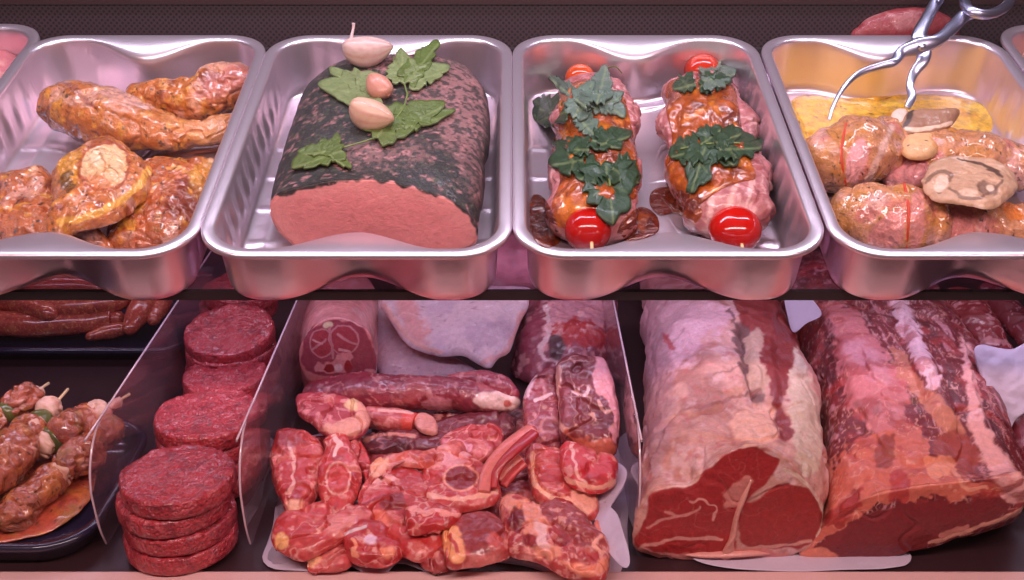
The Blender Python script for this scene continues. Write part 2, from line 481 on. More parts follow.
def clear(name, tint=(245, 245, 250), ior=1.45, rough=0.03, haze=0.0, hazecol=(200, 200, 210)):
    m = bpy.data.materials.new(name); m.use_nodes = True; nt = m.node_tree; nt.nodes.clear()
    out = nd(nt, 'ShaderNodeOutputMaterial'); tr = nd(nt, 'ShaderNodeBsdfTransparent'); gl = nd(nt, 'ShaderNodeBsdfGlossy'); 
    ge = nd(nt, 'ShaderNodeNewGeometry'); dt = nd(nt, 'ShaderNodeVectorMath', operation='DOT_PRODUCT'); nt.links.new(ge.outputs['Normal'], dt.inputs[0]); nt.links.new(ge.outputs['Incoming'], dt.inputs[1])
    ab = nd(nt, 'ShaderNodeMath', operation='ABSOLUTE'); nt.links.new(dt.outputs['Value'], ab.inputs[0])
    sb = nd(nt, 'ShaderNodeMath', operation='SUBTRACT'); sb.inputs[0].default_value = 1.0; nt.links.new(ab.outputs[0], sb.inputs[1])
    pw = nd(nt, 'ShaderNodeMath', operation='POWER'); nt.links.new(sb.outputs[0], pw.inputs[0]); pw.inputs[1].default_value = 5.0
    fr = nd(nt, 'ShaderNodeMath', operation='MULTIPLY_ADD'); nt.links.new(pw.outputs[0], fr.inputs[0]); f0 = ((ior-1)/(ior+1))**2; fr.inputs[1].default_value = 1-f0; fr.inputs[2].default_value = f0
    tr.inputs[0].default_value = (*lin(tint), 1); gl.inputs['Roughness'].default_value = rough
    mx = nd(nt, 'ShaderNodeMixShader'); nt.links.new(fr.outputs[0], mx.inputs[0]); nt.links.new(tr.outputs[0], mx.inputs[1]); nt.links.new(gl.outputs[0], mx.inputs[2])
    last = mx
    if haze:
        df = nd(nt, 'ShaderNodeBsdfDiffuse'); df.inputs[0].default_value = (*lin(hazecol), 1)
        m2 = nd(nt, 'ShaderNodeMixShader'); m2.inputs[0].default_value = haze
        nt.links.new(mx.outputs[0], m2.inputs[1]); nt.links.new(df.outputs[0], m2.inputs[2]); last = m2
    nt.links.new(last.outputs[0], out.inputs[0])
    return m
M = {}
M['raw'] = flesh('raw_meat', rough=0.27, coat=0.45)
M['fatty'] = flesh('fatty_meat', rough=0.42, coat=0.15, var=0.16)
M['loin'] = flesh('beef_loin', rough=0.42, coat=0.12, var=0.2, parts=(('noise', 90, 0.6), ('noise', 300, 0.4)))
M['pork'] = flesh('cured_pork', rough=0.45, coat=0.1, var=0.12, parts=(('noise', 160, 0.5), ('noise', 600, 0.4)))
M['marinade'] = flesh('marinated_meat', rough=0.16, coat=1.0, var=0.35, vscale=150, parts=(('noise', 120, 0.9), ('noise', 420, 0.9)), sss=0.08)
M['glaze'] = flesh('sticky_glaze', rough=0.12, coat=1.0, var=0.45, vscale=120, parts=(('noise', 90, 0.8), ('noise', 260, 0.5)), sss=0.0)
M['mince'] = flesh('minced_beef', rough=0.28, coat=0.5, var=0.3, vscale=330, parts=(('noise', 260, 1.0), ('voronoi', 330, 0.7)), grain=(300, 0.58, 0.78, (205, 130, 135)))
M['sausage'] = flesh('sausage_skin', rough=0.22, coat=0.6, var=0.3, vscale=260, parts=(('noise', 60, 0.2),), grain=(340, 0.56, 0.75, (225, 150, 95)))
M['leaf'] = flesh('parsley_leaf', rough=0.42, coat=0.1, var=0.25, parts=(('noise', 260, 0.5),), sss=0.0)
M['garlic'] = flesh('garlic_skin', rough=0.38, coat=0.1, var=0.08, parts=(('noise', 150, 0.15),))
M['tomato'] = flesh('tomato_skin', rough=0.12, coat=0.35, var=0.06, parts=(('noise', 20, 0.05),), sss=0.1)
M['mushroom'] = flesh('mushroom_flesh', rough=0.5, coat=0.15, var=0.15, parts=(('noise', 260, 0.5),))
M['bone'] = flesh('bone', rough=0.35, coat=0.3, var=0.12, sss=0.1)
M['paper'] = plain('butcher_paper', (196, 178, 196), 0.5, parts=(('noise', 30, 0.5), ('noise', 8, 0.6)), dist=0.004)
M['foil'] = plain('pressed_aluminium', (246, 228, 240), 0.31, 0.86, parts=(('noise', 35, 0.25),), dist=0.0012)
M['steel'] = plain('stainless_steel', (190, 190, 215), 0.3, 1.0, parts=(('noise', 60, 0.1),))
M['wood'] = plain('wooden_stick', (226, 190, 140), 0.6, var=0.1)
M['deck'] = plain('dark_case_floor', (52, 30, 34), 0.35, parts=(('noise', 300, 0.1),))
M['dark'] = plain('dark_trim', (46, 38, 42), 0.4)
M['blacktray'] = plain('dark_plastic', (38, 30, 52), 0.18, coat=0.5)
M['back'] = plain('dark_back_wall', (60, 34, 38), 0.6)
M['rail'] = plain('front_rail', (222, 176, 172), 0.35)
M['glass'] = clear('shelf_glass', (238, 226, 236), haze=0.07, hazecol=(200, 160, 185))
M['acrylic'] = clear('clear_acrylic', (248, 242, 246), ior=1.45, haze=0.05, hazecol=(230, 190, 200))
M['edge'] = plain('acrylic_edge', (215, 185, 195), 0.15, coat=1.0)  # pale colour stands in for light caught along the panel edges
M['string'] = plain('red_string', (205, 60, 35), 0.6)
M['pane'] = clear('front_pane', (250, 250, 250), haze=0.0)
# perforated grille
m, nt, b = mat_new('perforated_grille'); M['grille'] = m
tc = nd(nt, 'ShaderNodeTexCoord'); mp = nd(nt, 'ShaderNodeMapping'); nt.links.new(tc.outputs['Object'], mp.inputs[0]); mp.inputs['Rotation'].default_value = (0, math.radians(45), 0); mp.inputs['Scale'].default_value = (1, 0, 1)
v = nd(nt, 'ShaderNodeTexVoronoi', Scale=210.0); v.inputs['Randomness'].default_value = 0.0
nt.links.new(mp.outputs[0], v.inputs['Vector'])
r = nd(nt, 'ShaderNodeValToRGB'); r.color_ramp.elements[0].position = 0.22; r.color_ramp.elements[1].position = 0.40
r.color_ramp.elements[0].color = (*lin((12, 8, 10)), 1); r.color_ramp.elements[1].color = (*lin((62, 43, 50)), 1)
nt.links.new(v.outputs['Distance'], r.inputs[0]); nt.links.new(r.outputs[0], b.inputs['Base Color']); b.inputs['Roughness'].default_value = 0.5
# ------------------------------------------------------------------ the case itself
S, D = SHELF, DECK
BE = S.px(512, 292, 0)[1]
boxes('floor', [((-3, 3), (-4.5, 0.60), (-0.89, -0.87))], plain('shop_floor', (150, 116, 106), 0.5), kind='structure')
_t, nt, b = mat_new('floor_tiles'); tc = nd(nt, 'ShaderNodeTexCoord'); br = nd(nt, 'ShaderNodeTexBrick', Scale=1.0)
br.offset = 0.0; br.inputs['Color1'].default_value = (*lin((96, 68, 62)), 1); br.inputs['Color2'].default_value = (*lin((138, 104, 98)), 1); br.inputs['Mortar'].default_value = (*lin((50, 36, 34)), 1)
br.inputs['Mortar Size'].default_value = 0.006; br.inputs['Brick Width'].default_value = 0.17; br.inputs['Row Height'].default_value = 0.19
nt.links.new(tc.outputs['Object'], br.inputs[0]); nt.links.new(br.outputs[0], b.inputs['Base Color']); b.inputs['Roughness'].default_value = 0.4
bpy.data.objects['floor'].data.materials[0] = _t
boxes('floor_deck', [((-0.75, 0.75), (0.795, 1.62), (-0.03, 0.0))], M['deck'], kind='structure')
boxes('wall_rear', [((-0.75, 0.75), (1.60, 1.63), (-0.03, 1.3))], M['back'], kind='structure')
boxes('wall_left', [((-0.78, -0.75), (0.25, 1.63), (-0.87, 1.3))], M['back'], kind='structure')
boxes('wall_right', [((0.75, 0.78), (0.25, 1.63), (-0.87, 1.3))], M['back'], kind='structure')
boxes('wall_front', [((-0.75, 0.75), (0.70, 0.75), (-0.87, -0.045))], M['dark'], kind='structure')
boxes('trim_1', [((-0.75, 0.75), (0.735, 0.792), (-0.045, 0.005))], M['rail'], bevel=0.004, kind='structure')
gz0 = S.W((0, 0.48, 0))[2]
def z_at(y, Y): d = ray(512, y); return CAM[2]+d[2]*Y/d[1]
boxes('wall_grille', [((-0.75, 0.75), (1.300, 1.306), (gz0-0.01, z_at(4, 1.30)))], M['grille'], kind='structure')
boxes('trim_2', [((-0.75, 0.75), (1.296, 1.33), (z_at(4, 1.30), z_at(4, 1.30)+0.03))], plain('red_brown_ledge', (52, 24, 26), 0.5), kind='structure')
boxes('trim_3', [((-0.75, 0.75), (1.290, 1.32), (gz0-0.03, gz0+0.012))], M['dark'], kind='structure')
sh = thing('glass_shelf', S.W((0, BE, -0.02)), 'long tilted clear glass shelf carrying the row of foil trays', 'shelf')
boxes('glass_pane', [((-0.74, 0.74), (BE+0.004, 0.475), (-0.0065, -0.0005))], M['glass'], sh, fr=S)
boxes('edge_rail', [((-0.74, 0.74), (BE, BE+0.004), (-0.0095, 0.0))], M['dark'], sh, fr=S)
boxes('shelf_bracket', [((-0.745, -0.735), (BE+0.01, 0.475), (-0.035, -0.0065))], M['dark'], sh, fr=S)
boxes('shelf_bracket', [((0.735, 0.745), (BE+0.01, 0.475), (-0.035, -0.0065))], M['dark'], sh, fr=S)
boxes('window_1', [((-0.75, 0.75), (0.250, 0.2505), (-0.03, 1.05))], M['pane'], kind='structure')

# ------------------------------------------------------------------ foil trays
TW, TL = 0.2655, 0.4013
def tray_mesh(a0, b0):
    prof = [(0.0022, 0.0590, 0), (0.0003, 0.0606, 0), (0.0006, 0.0634, 0), (0.002, 0.0642, 0), (0.0055, 0.0640, 0), (0.0095, 0.0636, .75), (0.0108, 0.0627, .9), (0.0112, 0.0600, 1),
            (0.0116, 0.0540, 1.0), (0.0120, 0.0410, 1.0), (0.0125, 0.0340, .98), (0.0130, 0.0270, .95), (0.0136, 0.0140, .92), (0.0143, 0.0080, .9), (0.0155, 0.0042, .9), (0.018, 0.0020, .88),
            (0.022, 0.0012, .85), (0.034, 0.0011, .7), (0.036, 0.0020, .6), (0.040, 0.0020, .5), (0.042, 0.0011, .4), (0.06, 0.0011, .2), (0.085, 0.0011, 0), (0.11, 0.0011, 0)]
    nl, ns, nc = 120, 64, 18
    def loop(d):
        R0 = 0.046; R = max(R0-d*0.75, 0.006)
        hx, hy = TW/2-d, TL/2-d
        pts = []; info = []
        cs = [(hx-R, -hy+R, -90), (hx-R, hy-R, 0), (-hx+R, hy-R, 90), (-hx+R, -hy+R, 180)]
        # front side
        for k in range(ns): u = k/ns; pts.append((-(hx-R)+2*(hx-R)*u, -hy)); info.append(('f', u))
        for k in range(nc): t = math.radians(-90+90*k/nc); pts.append((hx-R+R*math.cos(t), -hy+R+R*math.sin(t))); info.append(('c', 0))
        for k in range(nl): u = k/nl; pts.append((hx, -(hy-R)+2*(hy-R)*u)); info.append(('r', u))
        for k in range(nc): t = math.radians(90*k/nc); pts.append((hx-R+R*math.cos(t), hy-R+R*math.sin(t))); info.append(('c', 0))
        for k in range(ns): u = k/ns; pts.append(((hx-R)-2*(hx-R)*u, hy)); info.append(('b', u))
        for k in range(nc): t = math.radians(90+90*k/nc); pts.append((-hx+R+R*math.cos(t), hy-R+R*math.sin(t))); info.append(('c', 0))
        for k in range(nl): u = k/nl; pts.append((-hx, (hy-R)-2*(hy-R)*u)); info.append(('l', u))
        for k in range(nc): t = math.radians(180+90*k/nc); pts.append((-hx+R+R*math.cos(t), -hy+R+R*math.sin(t))); info.append(('c', 0))
        return pts, info
    V = []
    for d, h, pk in prof:
        pts, info = loop(d)
        for (x, y), (s, u) in zip(pts, info):
            hh = h
            if s in 'fb' and pk:
                g = max(0.0, 1-abs(x)/0.072); g = g*g*(3-2*g)
                y += (0.036 if s == 'f' else -0.026)*g*pk; hh -= 0.007*g*(1 if 0.0105 < d < 0.0118 else 0.45 if 0.009 < d <= 0.0105 else 0)
            if s in 'lr' and 0.008 < h < 0.058:
                w = max(0, math.sin(2*math.pi*u*11))**0.6*math.sin(math.pi*min(1, (h-0.006)/0.042))*0.0030*(1 if 0.04 < u < 0.96 else 0)
                x += (-w if s == 'r' else w)
            if h < 0.0013 and d < 0.085:
                pass
            V.append((a0+x, b0+TL/2+y, hh))
    n = len(loop(0)[0]); f = grid_faces(len(prof), n)
    # floor with pressed cross lines
    pts, _ = loop(prof[-1][0]); hx = TW/2-0.11; hy = TL/2-0.11
    c = len(V); V.append((a0, b0+TL/2, 0.0011)); o = (len(prof)-1)*n
    f += [(o+j, o+(j+1) % n, c) for j in range(n)]
    V = np.array(V)
    inner = (V[:, 2] < 0.0013); yy = V[:, 1]-b0
    for k in (0.10, 0.155, 0.21, 0.265): V[:, 2] += np.where(inner & (np.abs(yy-k) < 0.004), 0.0012, 0)
    return V, f
TB = [(0.0, 0)]
V, f = tray_mesh(0.0, 0.0)
tray = finish('foil_tray', S.W(V), f, M['foil'])
so = tray.modifiers.new('sheet', 'SOLIDIFY'); so.thickness = 0.0005; so.offset = 1
tray0 = np.array(tray.location)
PIT = 0.2655
TRAYS = [(-0.1326-PIT, 0, 'ribbed foil tray filled with orange marinated chicken pieces'),
         (-0.1326, 0, 'ribbed foil tray holding the herb-crusted pork loin'),
         (0.1332, 0, 'ribbed foil tray holding two glazed meat rolls with cherry tomatoes'),
         (0.1332+0.2680, 0, 'ribbed foil tray with chicken rolls, mushrooms and yellow sauce'),
         (-0.652, 0.028, 'foil tray cut off at the top left corner of the photo'),
         (0.669, 0.026, 'foil tray cut off at the top right corner of the photo')]
tray_objs = []
for i, (a, bb, lab) in enumerate(TRAYS):
    o = tray if i == 0 else tray.copy()
    if i: COL.objects.link(o)
    o.location = tray0 + a*S.ex + bb*S.ey
    tag(o, lab, 'tray', 'foil trays in a row on the glass shelf')
    tray_objs.append(o)

# ------------------------------------------------------------------ herb-crusted pork loin, garlic, parsley
def apoly(pl): return [(a, c) for a, c in pl]
bf = S.px(370, 251, 0.002)[1]
face = [(270, 212), (272, 200), (283, 191), (304, 186), (328, 181), (352, 180), (376, 180), (402, 184), (430, 192), (455, 203), (471, 216), (479, 232), (474, 246), (440, 253), (370, 254), (308, 252), (284, 238), (273, 224)]
CR = (46, 44, 42)
def crust_layers():
    pk = (186, 128, 128)
    return [Ns(pk, 160, 0.16, 0.34, 0.75, 5), Ns((74, 78, 58), 240, 0.1, 0.35, 0.7, 8),
            Pg([(415, 95), (460, 60), (484, 75), (487, 110), (480, 150), (455, 150), (425, 125)], pk, 14, 9, 0.55),
            Pg([(452, 160), (474, 150), (486, 170), (484, 205), (470, 195)], pk, 10, 8, 0.35),
            Pg([(345, 150), (395, 140), (430, 150), (420, 165), (360, 165)], pk, 10, 8, 0.35),
            Pg([(385, 50), (440, 55), (420, 70), (380, 66)], pk, 10, 8, 0.5),
            Ns(CR, 260, -0.02, 0.12, 0.85, 17), Ns((120, 92, 92), 420, 0.28, 0.5, 0.6, 27),
            Pg([(268, 214), (274, 199), (300, 192), (325, 186), (350, 181), (380, 180), (410, 187), (440, 196), (462, 208), (474, 222), (480, 240), (470, 256), (300, 258), (280, 240)], (246, 158, 156), 2.5, 3.5),
            Pg([(290, 205), (330, 198), (380, 196), (430, 206), (462, 226), (450, 248), (330, 248), (292, 230)], (240, 142, 144), 18, 6, 0.7),
            Ns((240, 150, 150), 70, 0.1, 0.5, 0.0, 9)]
pork = loaf('pork_loin', S, [psec(S, bf, face), dsec(S, bf+0.035, 272, 481, 164), dsec(S, bf+0.10, 281, 486, 130), dsec(S, bf+0.165, 292, 489, 97), dsec(S, bf+0.225, 303, 487, 68), dsec(S, bf+0.26, 322, 478, 54)],
            M['pork'], CR, crust_layers(), n=420, m=240, ncap=130, floor_c=0.0022, noise=0.0016, nscale=55, bulge=0.003, close=0.012,
            label='large pork loin with dark herb crust and pink cut face', cat='meat')
PB = bvh_of([pork])
def garlic(name, x, y, ang, L, R, tip, label, col=(226, 200, 186), stem=False):
    """a clove: fat end and pointed tip, lying on the loin"""
    hit = PB.ray_cast(Vector(CAM), Vector(ray(x, y+R*0.5)))[0]
    c = np.array(hit) if hit else S.W(S.px(x, y, 0.07))
    zc = (c-CAM)@np.array([0, CT, -ST]); k = zc/F_PX
    r = R*k; l = L*k; c = c + S.en*r*0.62
    u = math.cos(ang)*S.ex + math.sin(ang)*(S.ey*0.8+S.en*0.35); u /= np.linalg.norm(u); w = np.cross(S.en, u); w /= np.linalg.norm(w); n_ = np.cross(u, w)
    nr, na = 30, 36; rings = []
    for t in np.linspace(0, math.pi, nr):
        s = -math.cos(t); prof = math.sin(t)**(0.8 if s < 0 else 1.35)
        pos = s*l*0.5 + (l*0.10*s**3 if s > 0 else 0)
        ring = []
        for q in np.linspace(0, 2*math.pi, na, endpoint=False):
            rr = r*prof*(1+0.05*math.cos(3*q))
            ring.append(c + u*pos + w*rr*math.cos(q) + n_*(rr*math.sin(q)*(1.0 if math.sin(q) > 0 else 0.8)+0.12*l*s*s))
        rings.append(np.array(ring)+0)
    V, f = close_loft(rings)
    ph = np.concatenate([np.tile(np.arange(na)/na, nr), [0, 0]]); sx = np.concatenate([np.repeat(np.linspace(0, 1, nr), na), [0, 1]])
    C = np.tile(lin(col), (len(V), 1))
    st = np.clip(0.5+0.5*np.sin(ph*2*math.pi*11+2*fbm(V, 80, 3)), 0, 1)[:, None]**3
    C = C*(1-0.45*st) + lin((186, 110, 104))*0.45*st
    tipm = sstep(0.82, 1.0, sx)[:, None]*0.6; C = C*(1-tipm)+lin((170, 110, 80))*tipm
    o = finish(name, V, f, M['garlic'], None, C, label=label, cat='garlic')
    if stem:
        s0 = c - u*l*0.30 + n_*r*0.7
        P = [s0, s0+S.ey*0.002+S.en*0.006+S.ex*0.001, s0+S.ex*0.003+S.ey*0.006+S.en*0.013, s0+S.ex*0.0035+S.ey*0.008+S.en*0.018]
        wire('dry_stem', P, [0.0032, 0.0018, 0.0014, 0.0018], M['garlic'], o)
        me = bpy.data.objects[o.children[0].name].data; at = me.color_attributes.new('Col', 'FLOAT_COLOR', 'POINT')
        at.data.foreach_set('color', np.tile([*lin((232, 205, 205)), 1], (len(me.vertices), 1)).astype(np.float32).ravel())
    return o
LEAF = [(0, .03), (.08, .16), (.02, .34), (.05, .50), (.15, .46), (.22, .60), (.32, .54), (.38, .58), (.44, .42), (.50, .46), (.60, .50), (.66, .40), (.76, .36), (.80, .25), (.92, .17), (1, 0)]
def leaf_outline(bx, by, tx, ty, w, seed=0, pts=None):
    L = (pts or LEAF); r = np.random.RandomState(seed)
    up = [(u*(1+0.05*r.randn()), v*(1+0.14*r.randn())) for u, v in L[1:-1]]; dn = [(u*(1+0.05*r.randn()), -v*(1+0.14*r.randn())) for u, v in L[1:-1]]
    q = [L[0]]+up+[L[-1]]+dn[::-1]
    dx, dy = tx-bx, ty-by; l = math.hypot(dx, dy); nx, ny = -dy/l, dx/l
    return catmull([(bx+u*dx+v*w*1.05*nx, by+u*dy+v*w*1.05*ny) for u, v in q], 150)
GREEN = {'d': (38, 64, 36), 'm': (88, 106, 48), 'l': (118, 132, 84), 'g': (92, 112, 98)}
def leaf(par, bvh, bx, by, tx, ty, w, col, seed=0, off=0.003, resid=0.35, curl=0.002, light=(150, 165, 110)):
    o = drape('leaf', bvh, S, leaf_outline(bx, by, tx, ty, w, seed), 0.0006, M['leaf'], GREEN[col], [Ln([(bx, by), (tx, ty)], light, 1.0, 0.4, 0.35),
              Ln([(bx+(tx-bx)*.3, by+(ty-by)*.3), (bx+(tx-bx)*.45-(ty-by)/math.hypot(tx-bx, ty-by)*w*.35, by+(ty-by)*.45+(tx-bx)/math.hypot(tx-bx, ty-by)*w*.35)], light, 0.8, 0.4, 0.2),
              Ln([(bx+(tx-bx)*.3, by+(ty-by)*.3), (bx+(tx-bx)*.45+(ty-by)/math.hypot(tx-bx, ty-by)*w*.35, by+(ty-by)*.45-(tx-bx)/math.hypot(tx-bx, ty-by)*w*.35)], light, 0.8, 0.4, 0.2)],
              par, off=off, nang=130, nr=10, resid=resid, edge=6, curl=curl, noise=0.0016, nscale=70, seed=seed+3)
    o.data.materials[0] = M['leaf']
    return o
def colour_all(o, c):
    me = o.data; at = me.color_attributes.new('Col', 'FLOAT_COLOR', 'POINT')
    at.data.foreach_set('color', np.tile([*lin(c), 1], (len(me.vertices), 1)).astype(np.float32).ravel())
def on(bvh, x, y, off=0.003, h0=0.04):
    h = bvh.ray_cast(Vector(CAM), Vector(ray(x, y)))[0]
    return (np.array(h) if h else S.W(S.px(x, y, h0))) + S.en*off
def sprig(name, bvh, leaves, stems, label, h0=0.04):
    x, y = leaves[0][0], leaves[0][1]
    t = thing(name, on(bvh, x, y, 0, h0), label, 'herb')
    for k, l in enumerate(leaves): leaf(t, bvh, *l, seed=k*7+len(label))
    for st in stems:
        o = wire('stem', [on(bvh, a, b_, 0.0035+0.001*(i % 2), h0) for i, (a, b_) in enumerate(st)], 0.0009, M['leaf'], t); colour_all(o, (112, 130, 66))
    return t
sprig('parsley_sprig', PB, [(386, 96, 318, 88, 30, 'l'), (386, 92, 330, 74, 18, 'l'), (404, 88, 402, 52, 26, 'l'), (404, 86, 438, 44, 20, 'm'), (406, 84, 450, 70, 20, 'l')],
      [[(405, 88), (398, 82), (386, 80)], [(405, 88), (408, 100)]], 'pale green parsley sprig under the topmost garlic clove on the pork')
sprig('parsley_sprig', PB, [(408, 100), ][:0] or [(390, 132, 445, 106, 26, 'm'), (372, 142, 402, 108, 30, 'm'), (402, 128, 456, 114, 14, 'm')],
      [[(408, 96), (402, 115), (385, 132), (375, 142)]], 'olive green parsley spray beside the middle and lower garlic cloves')
sprig('parsley_sprig', PB, [(345, 150, 292, 168, 22, 'm'), (335, 150, 298, 156, 12, 'm'), (330, 155, 352, 172, 10, 'm')],
      [[(378, 140), (360, 147), (335, 153)]], 'bright parsley leaf pointing left above the pink cut face')
garlic('garlic_clove', 367, 54, 0.05, 46, 17, 1, 'plump white garlic clove with a dry stem, topmost on the pork', (214, 184, 176), True)
garlic('garlic_clove', 380, 89, 2.2, 30, 12.5, 1, 'small reddish-tan garlic clove, middle of the three on the pork', (200, 142, 120))
garlic('garlic_clove', 371, 117, -0.45, 43, 17.5, 1, 'smooth cream garlic clove, lowest of the three on the pork', (214, 176, 150))

# ------------------------------------------------------------------ tray with two glazed rolls
TF = bvh_of(tray_objs)
def roll(name, path, label, seed, ripple, strips):
    t = thing(name, S.W(S.px(path[0][0], path[0][1], 0.001)), label, 'meat roll')
    b_ = tube('meat', S, path, M['raw'], (190, 118, 120), [Rd((226, 172, 168), 45, 0.07, 0.8, seed), Ns((150, 62, 60), 60, 0.05, 0.4, 0.7, seed+2)] + strips, t,
              n=130, m=180, noise=0.0032, nscale=100, crease=(0.003, 34, seed), seed=seed, cap=0.7, ripple=ripple)
    return t, b_
ra, rma = roll('meat_roll', [(592, 222, 0.026, 44, .026), (594, 190, 0.028, 47, .028), (597, 150, 0.026, 40, .026), (596, 120, 0.028, 41, .028), (592, 92, 0.024, 33, .024)],
               'glazed meat roll on the left of its tray, under five parsley leaves', 3, (0.06, 3.0, 0.5), [])
rb, rmb = roll('meat_roll', [(730, 218, 0.026, 42, .026), (722, 192, 0.03, 49, .03), (712, 152, 0.027, 46, .027), (706, 122, 0.029, 47, .029), (700, 92, 0.024, 34, .024)],
               'ruffled glazed meat roll on the right of its tray, beside the tray wall', 9, (0.08, 3.0, 1.0),
               [Ln([(690, 228), (697, 200)], (232, 180, 176), 4), Ln([(706, 232), (712, 198)], (232, 180, 176), 5), Ln([(722, 225), (736, 185)], (226, 170, 160), 5), Ln([(748, 210), (752, 175)], (230, 176, 170), 4)])
RB = bvh_of([rma, rmb, tray_objs[2]])
GZ = (166, 76, 22)
def glaze(name, par, bvh, out, th=0.0012, seed=3, col=GZ, mat='glaze', layers=None, off=0.0008, **kw):
    return drape(name, bvh, S, catmull(out, len(out)*8), th, M[mat], col, layers or [Ns((92, 30, 16), 55, 0.0, 0.4, 0.75, seed), Ns((226, 130, 30), 70, 0.15, 0.4, 0.75, seed+4)], par,
                 off=off, nang=150, nr=34, noise=0.0009, nscale=120, seed=seed, edge=3, **kw)
glaze('glaze', ra, RB, [(560, 235), (552, 205), (560, 180), (552, 150), (560, 120), (556, 98), (570, 84), (600, 80), (622, 95), (630, 120), (636, 150), (640, 180), (634, 200), (620, 190), (600, 210), (585, 225), (572, 240)], seed=4)
glaze('glaze', rb, RB, [(672, 200), (664, 170), (672, 140), (666, 110), (668, 84), (690, 78), (730, 84), (738, 105), (742, 130), (750, 160), (756, 178), (742, 182), (720, 190), (700, 205), (684, 212)], seed=8)
for out, lab, sd in (([(533, 238), (529, 215), (533, 196), (545, 200), (556, 222), (560, 242), (545, 248)], 'dark amber sauce pool in the front left corner beside the left roll', 11),
                     ([(618, 240), (622, 222), (640, 208), (656, 216), (658, 232), (640, 240)], 'brown sauce pool in front of the gap between the two rolls', 12),
                     ([(650, 206), (652, 192), (668, 188), (690, 196), (702, 212), (694, 224), (676, 214), (660, 216)], 'dark sauce pool against the left side of the right roll', 13)):
    o = glaze('sauce_pool', None, RB, out, 0.002, sd, (104, 34, 14), layers=[Ns((170, 78, 20), 60, .1, .5, .7, sd)], label=lab, cat='sauce')
def tomato(x, y, R, rz, label, col=(184, 20, 14), pick=True, h=0.030):
    c0 = S.W(S.px(x, y, h)); zc = (c0-CAM)@np.array([0, CT, -ST]); r = R*zc/F_PX
    nr, na = 28, 44; rings = []
    for t in np.linspace(0.04, math.pi-0.04, nr):
        z = -math.cos(t)
        rings.append(np.array([c0 + S.ex*r*math.sin(t)**0.92*math.cos(q) + S.ey*r*math.sin(t)**0.92*math.sin(q) + S.en*(r*rz*z - 0.05*r*math.exp(-(math.sin(t)/0.22)**2)*(1 if z > 0 else 0)) for q in np.linspace(0, 2*math.pi, na, endpoint=False)]))
    V, f = close_loft(rings)
    o = finish('cherry_tomato', V, f, M['tomato'], None, do_paint(V, col, []), label=label, cat='tomato', group='cherry tomatoes')
    if pick:
        p = c0 - S.ey*r*0.96 + S.en*r*0.05 + S.ex*0.002
        w = wire('pick', [p+S.ey*0.01, p-S.ey*0.003, p-S.ey*0.011-S.en*0.004], 0.0016, M['wood'], o)
    return o
tomato(588, 230, 23.5, 0.95, 'round red cherry tomato in front of the left meat roll')
tomato(735, 230, 26.5, 0.85, 'wide red cherry tomato in front of the right meat roll')
tomato(580, 78, 15, 0.9, 'orange-red cherry tomato behind the left meat roll', (210, 74, 14), False, 0.03)
tomato(702, 70, 18, 0.9, 'red-orange cherry tomato behind the right meat roll', (200, 46, 16), False, 0.03)
sprig('parsley_sprig', RB, [(560, 118, 530, 104, 26, 'd'), (566, 112, 532, 122, 22, 'd'), (590, 110, 548, 78, 12, 'g'), (596, 108, 606, 68, 22, 'g'), (590, 110, 624, 96, 20, 'g'), (572, 122, 592, 84, 20, 'g'), (578, 118, 600, 140, 18, 'g'), (600, 100, 626, 118, 18, 'g')],
      [[(604, 72), (615, 70), (622, 76)], [(570, 120), (585, 112), (600, 95)]], 'grey-green parsley heap on the back end of the left roll')
sprig('parsley_sprig', RB, [(585, 160, 548, 166, 30, 'd'), (590, 150, 552, 148, 16, 'd'), (596, 146, 632, 136, 18, 'd'), (590, 140, 622, 150, 18, 'd')], [[(590, 150), (600, 146)]], 'dark green parsley across the middle of the left roll')
sprig('parsley_sprig', RB, [(606, 165, 614, 228, 46, 'd'), (600, 168, 576, 182, 26, 'd'), (612, 168, 640, 184, 26, 'd')], [[(606, 166), (610, 190)]], 'large dark parsley leaf hanging behind the front left tomato')
sprig('parsley_sprig', RB, [(695, 84, 672, 90, 16, 'd'), (700, 82, 736, 74, 24, 'g'), (702, 76, 722, 60, 16, 'g'), (698, 86, 732, 84, 18, 'd')], [[(680, 86), (712, 68)]], 'curled parsley on the back end of the right roll')
sprig('parsley_sprig', RB, [(700, 150, 668, 158, 26, 'd'), (705, 148, 690, 196, 26, 'd'), (712, 144, 742, 134, 20, 'd'), (715, 150, 762, 148, 26, 'd'), (712, 152, 738, 168, 20, 'd'), (700, 146, 720, 130, 20, 'd')], [[(680, 152), (705, 148), (740, 146)]], 'wide dark parsley spray across the middle of the right roll')

